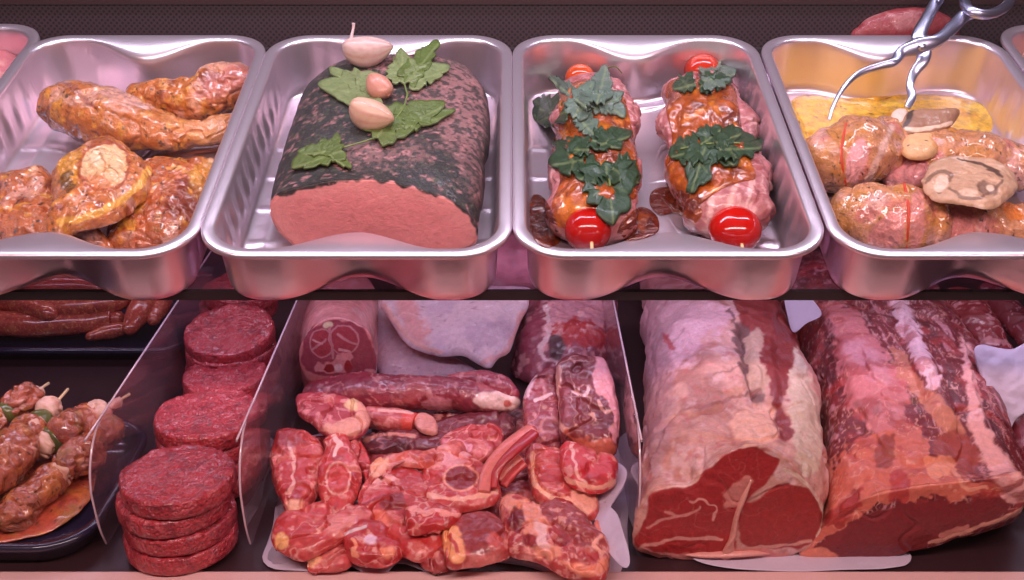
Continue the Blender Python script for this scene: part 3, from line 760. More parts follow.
# ------------------------------------------------------------------ tray with marinated chicken
MAR = (202, 116, 54)
mlay = lambda s: [Ns((134, 50, 24), 55, 0.0, 0.36, 0.85, s), Ns((232, 160, 60), 90, 0.15, 0.4, 0.7, s+1), Ns((232, 176, 156), 50, 0.16, 0.42, 0.6, s+2), Ns((50, 36, 24), 260, 0.36, 0.46, 0.9, s+3)]
CH = [tube('chicken_drumstick', S, [(236, 84, 0.045, 24, .022), (222, 88, 0.042, 29, .026), (200, 98, 0.038, 26, .024), (165, 98, 0.035, 20, .02), (140, 96, 0.034, 16, .016)], M['marinade'], MAR,
           [*mlay(2), Pg([(205, 78), (235, 66), (255, 75), (225, 100), (200, 100)], (190, 110, 104), 8, 5, 0.7)], n=120, m=150, noise=0.0028, nscale=85, seed=2, crease=(0.0025, 40, 3), label='marinated chicken leg in the back right of its tray', cat='chicken'),
      tube('chicken_drumstick', S, [(62, 102, 0.036, 28, .024), (92, 112, 0.038, 36, .028), (125, 122, 0.036, 34, .026), (165, 132, 0.03, 24, .018), (200, 134, 0.026, 18, .013), (226, 130, 0.026, 19, .014), (233, 130, 0.026, 18, .014)], M['marinade'], MAR,
           [*mlay(12), Pg([(165, 115), (195, 118), (228, 112), (236, 140), (200, 148)], (226, 160, 110), 10, 5, 0.6), Pg([(90, 85), (140, 95), (150, 110), (110, 108)], (236, 188, 176), 8, 6, 0.5), Ln([(62, 78), (92, 106)], (150, 84, 84), 7, 3, 0.6)],
           n=130, m=190, noise=0.003, nscale=85, seed=5, crease=(0.0025, 36, 6), flat_end=(False, False), cap=0.6, label='long marinated chicken leg lying across the middle of its tray', cat='chicken')]
CH.append(pillow('chicken_piece', tilted(S, 160, 200, 0.012, 0, 0.12), [(108, 185), (125, 165), (155, 152), (190, 153), (215, 158), (222, 175), (215, 205), (200, 235), (170, 246), (130, 246), (105, 232)], 0.028, M['marinade'], (186, 96, 48),
          [*mlay(22), Pg([(195, 165), (218, 165), (208, 205), (196, 195)], (232, 164, 66), 8, 4, .7)], noise=0.004, nscale=80, seed=6, nang=240, nr=80, crease=(0.004, 40, 8), label='dark orange marinated chicken piece in the front right of its tray', cat='chicken'))
CH.append(pillow('chicken_piece', tilted(S, 40, 210, 0.010, 0, 0.1), [(-12, 180), (15, 168), (45, 165), (60, 190), (85, 215), (110, 235), (105, 246), (60, 246), (10, 244), (-15, 225)], 0.028, M['marinade'], (190, 104, 58),
          [*mlay(32)], noise=0.0035, nscale=80, seed=8, nang=240, nr=80, crease=(0.004, 38, 5), label='marinated chicken piece in the front left corner of its tray', cat='chicken'))
cp = thing('chicken_piece', S.W(S.px(95, 190, 0.02)), 'marinated chicken piece with a round pale joint on top of the others', 'chicken')
pillow('meat', tilted(S, 100, 185, 0.034, 0.0, -0.05), [(44, 222), (50, 200), (52, 172), (62, 158), (78, 148), (96, 137), (118, 138), (138, 150), (151, 166), (146, 184), (126, 202), (100, 214), (72, 222), (58, 232)], 0.026, M['marinade'], (206, 120, 60),
     [*mlay(42), Pg([(55, 175), (62, 156), (80, 152), (84, 170), (70, 185)], (214, 150, 52), 6, 4, .8), Ln([(60, 222), (82, 218), (110, 208), (140, 184), (149, 168)], (240, 176, 80), 7, 2), El(104, 166, 27, 26, (170, 76, 50), 3, 2, .8),
      El(104, 166, 23, 23, (236, 190, 140), 2, 2), El(97, 157, 9, 9, (246, 216, 176), 3, 2, .9), El(112, 160, 9, 12, (244, 206, 160), 3, 2, .9), Ln([(97, 149), (104, 164), (103, 180)], (206, 140, 84), 1.6, 2, .8), Ln([(104, 164), (118, 172)], (206, 140, 84), 1.4, 2, .8), Pg([(86, 178), (104, 176), (112, 186), (96, 190)], (206, 110, 60), 4, 3, .7),
      Pg([(58, 178), (68, 172), (74, 184), (64, 192)], (96, 64, 30), 3, 4, .8)], cp, noise=0.003, nscale=85, seed=12, nang=240, nr=80, e=4, crease=(0.002, 45, 3),
     bumps=[([(82, 150), (104, 141), (126, 150), (128, 176), (110, 190), (86, 182)], -0.003, 5), ([(88, 152), (100, 148), (104, 160), (96, 168), (88, 162)], 0.002, 4), ([(108, 150), (122, 156), (120, 172), (108, 170)], 0.002, 4)])
pillow('marinated_cut', tilted(S, 0, 64, 0.02), [(-45, 60), (-20, 44), (5, 44), (20, 56), (18, 72), (-5, 90), (-40, 100)], 0.022, M['pork'], (214, 120, 128), [Ns((236, 170, 160), 60, 0.1, 0.4, .7, 4)], noise=0.002,
       label='pink meat piece in the cut-off tray at the top left', cat='meat')
pillow('marinated_cut', tilted(S, 1050, 90, 0.015), [(1020, 95), (1035, 70), (1070, 62), (1110, 70), (1120, 110), (1070, 140), (1030, 125)], 0.022, M['marinade'], (200, 120, 90), mlay(55), noise=0.002,
       label='meat piece in the cut-off tray at the top right', cat='meat')
tube('meat_joint', S, [(858, 37, 0.030, 8, .012), (875, 34, 0.032, 14, .024), (900, 33, 0.032, 16, .030), (928, 33, 0.032, 15, .029), (948, 36, 0.030, 10, .020)], M['loin'], (150, 56, 62), [Ns((196, 130, 130), 60, 0.1, 0.4, .6, 4)], noise=0.0015,
     n=60, m=70, label='dark red meat joint lying behind the tray with the mushrooms', cat='meat')

# ------------------------------------------------------------------ tray with chicken rolls and mushrooms
YEL = (234, 176, 40)
glaze('sauce_pool', None, TF, [(790, 104), (806, 96), (850, 99), (905, 95), (960, 98), (985, 108), (992, 130), (960, 150), (880, 160), (815, 150), (798, 122)], 0.003, 21, YEL,
      layers=[Ns((240, 196, 70), 60, 0, .4, .8, 3), Ns((196, 120, 40), 90, .2, .4, .6, 5), Ns((70, 48, 30), 330, .45, .52, .9, 7)], label='yellow sauce spread behind the chicken rolls', cat='sauce')
CP = (206, 140, 98)
def clay(s): return [Ns((226, 170, 160), 40, 0.1, 0.4, 0.8, s), Ns((200, 132, 62), 50, 0.0, 0.3, 0.85, s+1), Ns((200, 104, 108), 55, 0.2, 0.4, 0.6, s+2), Ns((48, 32, 28), 340, 0.40, 0.5, 0.95, s+3)]
KR = []
def croll(path, label, s, strings=(), lay=(), rip=(0.05, 2, 0)):
    t = thing('chicken_roll', S.W(S.px(path[0][0], path[0][1]+10, 0.001)), label, 'chicken')
    o = tube('meat', S, path, M['marinade'], CP, [*clay(s), *lay], t, n=120, m=130, noise=0.0028, nscale=85, seed=s, cap=0.75, crease=(0.0012, 30, s), ripple=rip)
    KR.append(o)
    bv = bvh_of([o])
    for st in strings:
        q = wire('string', [on(bv, x, y, 0.0006) for x, y in st], 0.0011, M['string'], t)
    return t
croll([(818, 162, 0.03, 32, .026), (838, 158, 0.032, 36, .030), (862, 152, 0.034, 36, .032), (888, 146, 0.03, 32, .028)], 'peppered chicken roll at the back left of its tray, tied in the middle', 61, [[(846, 124), (842, 145), (842, 165), (846, 186)]],
      [Pg([(848, 150), (862, 138), (868, 155), (856, 182), (846, 178)], (226, 158, 158), 3, 2), Ln([(868, 180), (882, 150), (892, 128)], (232, 186, 170), 6)])
croll([(922, 164, 0.026, 26, .022), (948, 155, 0.03, 30, .026), (985, 160, 0.03, 30, .026), (1020, 168, 0.028, 28, .024)], 'chicken roll behind the large mushroom slice', 71, [],
      [Pg([(886, 158), (920, 154), (930, 180), (900, 188), (880, 180)], (222, 142, 144), 4, 2), Ns((206, 136, 66), 50, .1, .3, .5, 9)])
croll([(895, 172, 0.018, 20, .018), (915, 174, 0.02, 24, .019), (935, 180, 0.02, 22, .018)], 'short pink chicken roll between the two back rolls', 77, [], [Pg([(880, 158), (920, 156), (930, 180), (885, 188)], (224, 148, 150), 6, 2)])
croll([(850, 216, 0.028, 34, .028), (880, 218, 0.032, 40, .034), (905, 222, 0.032, 40, .032), (925, 226, 0.028, 34, .028)], 'large peppered chicken roll in the front left of its tray with red string', 81, [[(904, 184), (908, 205), (908, 228), (906, 250)]],
      [Pg([(866, 240), (886, 215), (904, 210), (902, 240), (888, 250)], (220, 140, 132), 3, 2), Pg([(912, 195), (924, 200), (922, 240), (910, 245)], (218, 140, 130), 3, 2)])
croll([(940, 226, 0.022, 28, .024), (965, 224, 0.024, 32, .026), (990, 228, 0.024, 30, .026), (1020, 232, 0.022, 28, .024)], 'smooth pink chicken roll in front of the large mushroom slice', 91, [],
      [Pg([(930, 215), (965, 205), (975, 235), (940, 250)], (214, 130, 122), 6, 3), Pg([(1004, 200), (1018, 196), (1024, 215), (1010, 222)], (232, 130, 50), 3, 3)], (0.07, 2, 1))
KB = bvh_of(KR+[tray_objs[3]])
mush = (222, 186, 156)
m2 = pillow('mushroom_slice', tilted(S, 970, 180, 0.062, 0.0, -0.12), [(924, 178), (928, 166), (940, 158), (956, 155), (974, 157), (992, 160), (1012, 169), (1019, 182), (1010, 196), (994, 205), (978, 204), (960, 201), (940, 198), (927, 188)], 0.008, M['mushroom'], (196, 154, 124),
       [Ns((180, 136, 108), 90, .0, .4, .7, 4), Ns((236, 206, 184), 60, .1, .4, .6, 7)] + [Ln([(958+5*k, 158+1.2*k), (976+5*k, 163+1.6*k), (994+3*k, 171+1.5*k)], (86, 58, 46), 1.2, 1.5, .85) for k in range(4)] +
       [Ln([(926, 182), (932, 176), (944, 172), (952, 176), (948, 184), (940, 192)], (112, 78, 60), 3.0, 2, .8), Pg([(936, 180), (946, 176), (950, 184), (942, 192), (934, 188)], (228, 190, 168), 2.5, 2), Ln([(950, 190), (964, 197), (980, 199), (990, 192), (1002, 180)], (112, 78, 62), 2.2, 2, .8),
        Pg([(978, 186), (986, 180), (996, 184), (994, 194), (984, 195)], (110, 76, 62), 3, 3, .8), El(990, 187, 4, 3.5, (226, 190, 164), 2, 1.5, .9), Ln([(924, 178), (928, 166), (940, 158), (956, 155)], (150, 108, 84), 2, 1, .7)],
       noise=0.0018, nscale=110, e=6, nang=240, nr=80, bumps=[([(978, 184), (990, 178), (1000, 184), (994, 196), (980, 194)], -0.002, 4), ([(928, 182), (945, 172), (952, 178), (944, 192), (932, 188)], -0.002, 4), ([(962, 157), (985, 160), (1002, 170), (975, 167)], -0.0015, 4)],
       label='large sliced mushroom with dark gills on the chicken rolls', cat='mushroom')
m1 = thing('mushroom_slice', S.W(S.px(920, 128, 0.045)), 'smaller mushroom slice with a brown cap beside the tongs', 'mushroom')
pillow('cap', tilted(S, 928, 120, 0.055, 0.02, 0.25), [(896, 127), (904, 113), (916, 108), (940, 108), (961, 108), (954, 122), (940, 131), (918, 134), (902, 134)], 0.008, M['mushroom'], (156, 112, 86), [Ln([(912, 110), (902, 132)], (70, 46, 38), 4), Ln([(905, 129), (925, 130), (950, 124)], (236, 206, 184), 2.5)], m1, noise=0.0012, nscale=90, e=4)
pillow('stalk', tilted(S, 900, 117, 0.055, 0.0, 0.1), [(892, 112), (900, 108), (908, 111), (906, 120), (900, 125), (892, 120)], 0.005, M['mushroom'], (232, 196, 180), [], m1, noise=0.0008, e=4)
pillow('mushroom_slice', tilted(S, 918, 146, 0.045), [(900, 142), (912, 132), (935, 134), (940, 148), (928, 156), (908, 154)], 0.009, M['mushroom'], (214, 168, 120), [Ns((206, 136, 66), 60, 0.0, 0.3, .7, 4), Ns((60, 40, 30), 200, .4, .5, .9, 6)],
       noise=0.001, label='sauce-covered mushroom chunk under the smaller mushroom slice', cat='mushroom')
# tongs: two arms crossing at a pivot, leaning out of the tray
TG = thing('scissor_tongs', S.W(S.px(915, 110, 0.04)), 'silver scissor tongs leaning out of the mushroom tray', 'tongs')
def tp(x, y, h): return S.W(S.px(x, y, h))
def strap(name, pts, w, th, par): 
    """a flat metal strip; pts = (x, y, height, half width px)"""
    return None
def arm(pts, par):
    P = [tp(x, y, h) for x, y, h, w in pts]; r = [w*((p-CAM)@np.array([0, CT, -ST]))/F_PX for p, (x, y, h, w) in zip(P, pts)]
    return wire('arm', P, r, M['steel'], par, n=16, flat=0.42, up=tuple(-ray(920, 60)/np.linalg.norm(ray(920, 60))))
A1 = arm([(829, 120, .030, 1.6), (834, 104, .038, 2.0), (845, 86, .046, 2.6), (860, 73, .053, 3.2), (880, 66, .058, 3.8), (894, 62, .062, 4.5), (902, 52, .067, 6), (920, 46, .073, 8.5), (938, 40, .078, 6.5), (952, 28, .083, 6.5), (964, 16, .088, 6.5), (976, 12, .092, 6)], TG)
A2 = arm([(907, 108, .030, 3.0), (912, 97, .037, 4.2), (910, 85, .043, 3.8), (914, 73, .051, 4.8), (923, 60, .062, 6.5), (923, 46, .070, 8), (919, 36, .077, 7.5), (926, 20, .086, 6), (935, 4, .094, 6), (944, -10, .104, 6)], TG)
def loopring(cx, cy, rx, ry, h, par, rot=0.0):
    P = [tp(cx+rx*math.cos(t)*math.cos(rot)-ry*math.sin(t)*math.sin(rot), cy+rx*math.cos(t)*math.sin(rot)+ry*math.sin(t)*math.cos(rot), h-0.004*math.sin(t)) for t in np.linspace(0, 2*math.pi, 13)]
    r = 5.0*((P[0]-CAM)@np.array([0, CT, -ST]))/F_PX
    return wire('finger_loop', P, r, M['steel'], par, n=14, m=90, flat=0.5, up=tuple(-ray(950, 0)/np.linalg.norm(ray(950, 0))))
loopring(988, -3, 24, 17, .098, A1, -0.25); loopring(952, -28, 14, 22, .112, A2, 0.4)
pv = tp(922, 47, .0775); zc = (pv-CAM)@np.array([0, CT, -ST]); nv = -ray(922, 47)/np.linalg.norm(ray(922, 47))
wire('pivot_screw', [pv-nv*0.004, pv, pv+nv*0.001, pv+nv*0.0022], [0.0042, 0.0042, 0.0038, 0.0018], M['steel'], TG, n=24, up=(1, 0, 0))
# ------------------------------------------------------------------ deck: beef loins
FAT, LEAN, DEEP, PALE = (206, 150, 138), (158, 40, 42), (112, 34, 38), (226, 184, 184)
bL = 0.812
faceL = [(634, 532), (640, 515), (650, 496), (668, 487), (692, 484), (708, 468), (728, 452), (752, 444), (776, 448), (798, 466), (812, 488), (822, 512), (822, 536), (806, 552), (770, 560), (730, 562), (690, 562), (650, 553), (636, 546)]
beefL_lay = [
    Ns((176, 104, 92), 40, 0.0, 0.4, 0.6, 3), Ns((150, 84, 76), 26, .15, .4, .6, 33), Ns(PALE, 70, 0.1, 0.4, 0.6, 4), Ns((190, 96, 92), 150, 0.2, 0.42, 0.5, 14),
    Pg([(640, 300), (700, 300), (735, 315), (700, 345), (660, 380), (640, 360)], (228, 176, 190), 14, 8, .7),
    Pg([(648, 345), (668, 330), (672, 400), (665, 460), (650, 470), (645, 420)], (168, 124, 130), 12, 6, .7),
    Pg([(735, 296), (790, 296), (795, 330), (800, 352), (790, 375), (786, 405), (792, 440), (778, 440), (774, 410), (768, 380), (760, 350), (748, 330)], (136, 40, 38), 3, 4),
    Pg([(733, 330), (745, 322), (752, 345), (750, 372), (742, 375), (738, 355)], (88, 50, 50), 3, 3, .8), Pg([(750, 390), (762, 388), (764, 403), (754, 405)], (90, 52, 50), 3, 3, .8),  # crevice in the fat, its shade put into the colour
    Pg([(746, 338), (764, 332), (760, 350), (768, 380), (760, 392), (748, 380)], (198, 158, 138), 3, 4, .9),
    Pg([(795, 345), (808, 372), (820, 400), (822, 430), (818, 470), (800, 470), (792, 430), (788, 395), (792, 365)], (210, 180, 160), 3, 3),
    Ln([(729, 310), (742, 340), (745, 375), (752, 400)], (96, 54, 54), 2.5, 3, .8), Ln([(715, 375), (740, 365)], (120, 70, 70), 1.5, 2, .6), Ln([(700, 408), (740, 395), (760, 390)], (140, 80, 76), 3, 3, .7),  # first line darkens the crevice, shade painted in
    Ln([(665, 335), (672, 348)], (176, 60, 66), 4, 2, .8),
    Pg([(735, 412), (770, 408), (775, 440), (750, 444), (735, 440)], (238, 180, 160), 5, 4, .8),
    # cut face
    Pg([(644, 520), (650, 497), (668, 488), (692, 486), (708, 470), (728, 454), (752, 446), (774, 455), (782, 462), (770, 480), (758, 492), (748, 500), (738, 520), (728, 545), (700, 552), (640, 548), (636, 535)], LEAN, 2.5, 2),
    Pg([(742, 505), (760, 498), (778, 485), (796, 484), (812, 495), (823, 512), (822, 530), (808, 545), (780, 548), (745, 545), (738, 530)], (158, 44, 42), 2.5, 2),
    Pg([(640, 530), (660, 522), (700, 528), (735, 540), (728, 556), (680, 556), (640, 548)], (166, 38, 40), 3, 3), Ln([(640, 548), (665, 541), (700, 538), (722, 540)], (220, 150, 140), 3, 2), Ln([(648, 527), (668, 518), (690, 514)], (206, 130, 122), 1.6, 2), Ln([(690, 500), (715, 506), (712, 520)], (214, 140, 132), 1.6, 3), Ln([(665, 512), (685, 516), (700, 508)], (206, 130, 122), 1.2, 2),
    Pg([(725, 490), (745, 478), (752, 482), (745, 500), (730, 508), (722, 500)], (206, 130, 120), 3, 4, .8),
    Pg([(636, 548), (680, 556), (730, 552), (760, 548), (790, 556), (780, 566), (700, 570), (636, 560)], (210, 128, 122), 3, 3), Ln([(785, 470), (800, 478), (816, 496), (824, 515), (818, 536)], (220, 186, 168), 3, 1), Ln([(745, 548), (780, 545), (812, 540)], (206, 146, 132), 2, 2),
    Rd((200, 110, 104), 55, 0.02, 0.35, 21),
]
bl = thing('beef_loin', D.W((D.at_b(728, 556, bL))), 'bone-in beef loin with thick pale fat and a T-shaped bone in its cut face', 'meat')
loaf('meat', D, [psec(D, bL, faceL), dsec(D, bL+0.045, 637, 824, 436), dsec(D, bL+0.10, 642, 823, 398), dsec(D, bL+0.17, 643, 818, 355), dsec(D, bL+0.25, 645, 800, 318), dsec(D, bL+0.34, 645, 790, 290), dsec(D, bL+0.48, 640, 770, 266), dsec(D, bL+0.62, 640, 760, 252)],
     M['loin'], FAT, beefL_lay, bl, n=460, m=260, ncap=140, noise=0.0045, nscale=42, bulge=0.004, crease=(0.003, 18, 4),
     bumps=[([(735, 330), (748, 322), (755, 370), (762, 400), (752, 405), (742, 375)], -0.008, 10), ([(700, 345), (725, 340), (730, 380), (700, 385)], 0.004, 14), ([(735, 412), (775, 410), (775, 442), (735, 442)], 0.006, 14), ([(775, 300), (795, 300), (795, 440), (778, 440)], -0.004, 10)])
w_ = wire('bone', [D.W(D.at_b(750, 478, bL-0.001)), D.W(D.at_b(741, 500, bL-0.003)), D.W(D.at_b(735, 520, bL-0.003)), D.W(D.at_b(731, 542, bL-0.003)), D.W(D.at_b(728, 556, bL-0.001))], [0.0035, 0.0055, 0.0055, 0.006, 0.008], M['bone'], bl, n=16, flat=0.5, up=(0, 0, 1)); colour_all(w_, (214, 146, 132))
w_ = wire('bone', [D.W(D.at_b(680, 553, bL+0.002)), D.W(D.at_b(702, 554, bL-0.001)), D.W(D.at_b(730, 553, bL-0.002)), D.W(D.at_b(755, 552, bL-0.001)), D.W(D.at_b(778, 553, bL+0.002))], [0.002, 0.005, 0.006, 0.005, 0.001], M['bone'], bl, n=16, flat=0.5, up=(0, 0, 1)); colour_all(w_, (212, 142, 132))
bR = 0.812
faceR = [(800, 555), (808, 544), (824, 526), (842, 508), (870, 496), (905, 490), (945, 484), (985, 478), (1015, 478), (1030, 490), (1024, 508), (990, 526), (950, 540), (915, 552), (880, 560), (840, 563), (812, 562)]
beefR_lay = [
    Ns((110, 30, 34), 45, 0.0, 0.4, 0.6, 3), Rd((206, 140, 140), 40, 0.035, 0.5, 8, (3.0, 0.5, 1)), Ns((206, 140, 148), 90, 0.22, 0.42, 0.75, 6, (1.8, 0.5, 1)), Ns((70, 20, 26), 50, 0.1, 0.45, 0.6, 26, (2, 0.5, 1)), Ns((216, 160, 160), 220, 0.3, 0.45, 0.7, 36, (1.8, 0.6, 1)),
    Pg([(822, 305), (838, 303), (856, 312), (872, 330), (882, 345), (900, 372), (906, 395), (905, 420), (890, 440), (870, 430), (852, 410), (842, 385), (832, 345), (828, 322)], (206, 118, 120), 4, 6),
    Pg([(845, 335), (870, 345), (885, 360), (890, 385), (870, 380), (850, 360)], (214, 146, 156), 6, 6, .6), Ns((240, 180, 180), 80, 0.3, 0.5, 0.0, 6),
    Pg([(852, 402), (872, 398), (880, 412), (866, 418)], (150, 84, 84), 5, 4, .7),
    Pg([(893, 302), (908, 302), (918, 330), (928, 350), (940, 375), (932, 390), (920, 370), (905, 345)], (232, 184, 192), 3, 4),
    Pg([(893, 345), (905, 355), (925, 385), (945, 400), (960, 420), (968, 432), (955, 440), (940, 425), (922, 405), (905, 385), (895, 365)], (196, 118, 96), 3, 4),
    Pg([(960, 335), (968, 350), (978, 385), (986, 420), (1000, 450), (1018, 470), (1030, 480), (1026, 500), (1010, 500), (992, 480), (978, 450), (970, 420), (965, 380)], (226, 160, 156), 3, 4),
    Pg([(792, 296), (812, 296), (812, 305), (800, 325), (794, 320)], (200, 170, 190), 3, 2),
    # front fat seam
    Pg([(788, 552), (800, 530), (812, 500), (828, 472), (845, 450), (862, 438), (872, 432), (900, 425), (925, 435), (935, 460), (948, 468), (975, 480), (1000, 486), (990, 500), (960, 500), (930, 498), (915, 500), (895, 500), (875, 510), (850, 520), (830, 535), (810, 550)], (204, 104, 86), 3, 7), Ns((166, 50, 46), 70, .12, .34, .6, 51), Rd((232, 158, 140), 60, .03, .6, 52),
    Pg([(822, 520), (838, 500), (862, 485), (858, 505), (835, 528)], (160, 44, 42), 3, 5, .9), Pg([(878, 440), (895, 436), (893, 462), (882, 470), (874, 460)], (140, 52, 44), 3, 4, .8),
    Pg([(888, 478), (900, 470), (910, 480), (905, 500), (890, 500)], (170, 44, 48), 3, 4, .8), Pg([(935, 440), (955, 430), (972, 440), (975, 470), (955, 475), (940, 460)], (156, 60, 48), 4, 4, .9),
    Pg([(925, 462), (945, 456), (958, 462), (950, 475), (930, 478)], (232, 146, 116), 2, 3, .9), Ln([(956, 472), (966, 490), (985, 488)], (230, 150, 126), 4, 3, .9),
    Pg([(816, 470), (828, 462), (832, 480), (820, 486)], (236, 160, 136), 2, 3, .9),
    # lean of the cut face
    Pg([(800, 556), (820, 546), (850, 522), (880, 512), (905, 504), (935, 502), (965, 504), (995, 496), (1012, 505), (985, 524), (945, 538), (905, 556), (860, 564), (820, 562)], (126, 36, 40), 2.5, 2.5),
    Ln([(930, 544), (960, 532), (1000, 520), (1028, 508)], (226, 160, 140), 3.5, 2), Ln([(940, 535), (968, 525)], (220, 140, 126), 3, 2, .8), Pg([(800, 553), (822, 548), (838, 558), (810, 562)], (222, 130, 106), 2, 2),
    Ln([(975, 500), (1000, 492), (1020, 482)], (150, 40, 40), 6, 3, .7),
]
br_ = loaf('beef_rib_roast', D, [psec(D, bR, faceR), dsec(D, bR+0.04, 824, 1024, 462), dsec(D, bR+0.09, 823, 1014, 418), dsec(D, bR+0.15, 820, 1002, 378), dsec(D, bR+0.23, 808, 986, 338), dsec(D, bR+0.32, 797, 966, 302), dsec(D, bR+0.48, 776, 940, 268), dsec(D, bR+0.62, 768, 930, 252)],
     M['loin'], (122, 36, 42), beefR_lay, n=480, m=280, ncap=120, noise=0.0036, nscale=40, bulge=0.004,
     crease=(0.004, 16, 9), bumps=[([(822, 305), (856, 312), (882, 345), (905, 420), (890, 440), (852, 410), (832, 345)], 0.009, 16), ([(893, 302), (908, 302), (928, 350), (940, 375), (960, 425), (940, 425), (905, 370)], 0.008, 12),
            ([(850, 445), (900, 430), (940, 445), (965, 478), (915, 494), (870, 492), (840, 480)], 0.006, 18), ([(960, 335), (986, 420), (1018, 470), (1026, 500), (992, 480), (970, 420)], 0.009, 12), ([(905, 310), (925, 400), (945, 430), (920, 400), (898, 350)], -0.007, 10), ([(825, 520), (860, 487), (850, 510)], -0.004, 9)],
     label='dark red beef rib roast with ragged fat ridges beside the beef loin', cat='meat')

# paper under and beside the meat
def sheet(name, out, h, label, sx=0, sy=0, noise=0.004, at=None, **kw):
    x, y = at or np.mean(out, 0)
    return pillow(name, tilted(D, x, y, h, sx, sy), out, 0.0009, M['paper'], e=40, nang=140, nr=40, noise=noise, nscale=22, seed=len(label), hsec=0, sharp=False, label=label, cat='paper', **kw)
sheet('paper_sheet', [(692, 556), (740, 548), (800, 545), (880, 550), (908, 552), (902, 566), (850, 570), (780, 571), (720, 567)], 0.003, 'pale paper sheet sticking out under the front of the beef loins', noise=0.0012)
sheet('paper_sheet', [(972, 350), (990, 347), (1010, 351), (1032, 345), (1032, 395), (1014, 425), (1004, 462), (998, 474), (988, 450), (982, 410), (976, 376)], 0.075, 'white paper sheet standing up right of the rib roast', sy=1.2, noise=0.010)
sheet('paper_sheet', [(786, 292), (806, 294), (822, 314), (806, 324), (794, 332), (788, 318)], 0.105, 'small crumpled paper between the two beef joints', sy=0.8, noise=0.003)
sheet('paper_sheet', [(264, 560), (270, 535), (288, 480), (310, 440), (420, 425), (590, 430), (622, 460), (628, 500), (624, 560), (610, 578), (560, 574), (520, 562), (480, 560), (440, 572), (400, 562), (380, 578), (350, 566), (330, 572), (290, 570)], 0.004, 'wrinkled paper lining under the lamb chops', noise=0.004)
sheet('paper_sheet', [(590, 470), (612, 462), (626, 470), (622, 490), (604, 500), (618, 515), (630, 560), (622, 568), (600, 540), (592, 500)], 0.035, 'folded paper corner right of the front lamb chop', sx=0.6, noise=0.004)
# small meats at the far right
tube('beef_strip', D, [(962, 300, 0.07, 22, .018), (975, 322, 0.075, 22, .018), (990, 340, 0.07, 20, .016), (1003, 350, 0.065, 14, .012)], M['raw'], (140, 44, 48), [Rd((220, 160, 160), 60, 0.06, 0.8, 8), Ns((220, 150, 150), 90, .2, .4, .7, 3)], noise=0.003, n=70, m=70,
     label='fat-streaked beef piece behind the rib roast', cat='meat')
tube('beef_strip', D, [(990, 292, 0.08, 14, .014), (1010, 315, 0.08, 16, .014), (1034, 340, 0.08, 18, .016)], M['raw'], (112, 34, 42), [Rd((200, 150, 160), 40, 0.03, 0.5, 9)], noise=0.002, n=60, m=60,
     label='dark beef strip at the right edge of the photo', cat='meat')
tube('beef_strip', D, [(1030, 380, 0.05, 16, .02), (1018, 430, 0.04, 14, .02), (1030, 470, 0.03, 12, .015)], M['raw'], (120, 36, 44), [Ns((200, 150, 160), 90, .2, .4, .5, 3)], noise=0.002, n=60, m=60,
     label='beef piece behind the white standing paper at the right edge', cat='meat')

# ------------------------------------------------------------------ deck: lamb bay
LB, LP, LF = (178, 62, 66), (146, 50, 64), (232, 168, 158)
neck_face = [(298, 356), (300, 345), (307, 334), (316, 324), (330, 317), (345, 318), (360, 325), (370, 334), (374, 350), (376, 366), (372, 380), (350, 384), (330, 386), (312, 384), (302, 372)]
nl = [Ns((196, 96, 100), 60, .1, .4, .6, 3),
      Pg([(303, 300), (372, 300), (374, 330), (368, 336), (350, 324), (330, 320), (314, 326), (306, 340), (300, 330)], (222, 140, 138), 3, 3), Ns(PALE, 60, .2, .5, .4, 7),
      Pg([(302, 350), (306, 336), (316, 326), (332, 320), (350, 322), (366, 332), (374, 350), (376, 370), (340, 378), (305, 370)], (160, 70, 84), 2, 2),
      El(322, 343, 13, 15, (206, 136, 142), 1.2, 1), El(322, 343, 11.5, 13.5, (172, 66, 76), 1.2, 1), El(344, 340, 15.5, 15.5, (206, 136, 142), 1.2, 1), El(344, 340, 14, 14, (172, 66, 78), 1.2, 1),
      El(328, 325, 5, 3.5, (226, 204, 168), 2, 1), Ln([(330, 328), (332, 345), (333, 358)], (200, 130, 134), 1.6, 1), Ln([(313, 350), (326, 340)], (206, 138, 142), 1.2, 1), Ln([(313, 340), (322, 344)], (222, 160, 160), 1, 1), Ln([(338, 334), (346, 340), (357, 344)], (206, 140, 142), 1.4, 1), Ln([(340, 350), (350, 352)], (226, 170, 170), 1.5, 1),
      Pg([(318, 360), (330, 362), (340, 356), (350, 352), (354, 364), (344, 372), (328, 374), (318, 370)], (226, 150, 150), 2, 4), El(338, 368, 5, 4, (240, 206, 206), 1.5, 1), El(329, 368, 5, 4, (150, 36, 42), 1.5, 2), El(349, 366, 4, 6, (160, 44, 50), 1.5, 2), Ln([(356, 378), (372, 370), (376, 378)], (228, 160, 160), 3, 2)]
loaf('lamb_neck', D, [psec(D, 1.055, neck_face), dsec(D, 1.09, 302, 376, 308), dsec(D, 1.16, 306, 378, 290), dsec(D, 1.26, 314, 380, 270)], M['raw'], (214, 132, 130), nl, n=260, m=120, ncap=110, noise=0.0018, bulge=0.003,
     label='rolled lamb neck with two round eye muscles in its cut end', cat='meat')
skin = [Ns((206, 170, 186), 25, -0.1, 0.3, .8, 3), Ns((240, 214, 222), 30, 0.1, 0.4, .7, 6), Ns((150, 100, 120), 200, .42, .52, .6, 12)]
pillow('lamb_flap', tilted(D, 440, 372, 0.016, 0.0, 0.25), [(374, 300), (392, 306), (420, 345), (452, 356), (480, 370), (474, 380), (456, 378), (440, 376), (412, 382), (392, 382), (378, 372), (374, 345)], 0.010, M['fatty'], (206, 164, 172), skin, noise=0.003, nscale=40, e=5,
       label='lower greyish lamb skin flap beside the lamb neck', cat='meat')
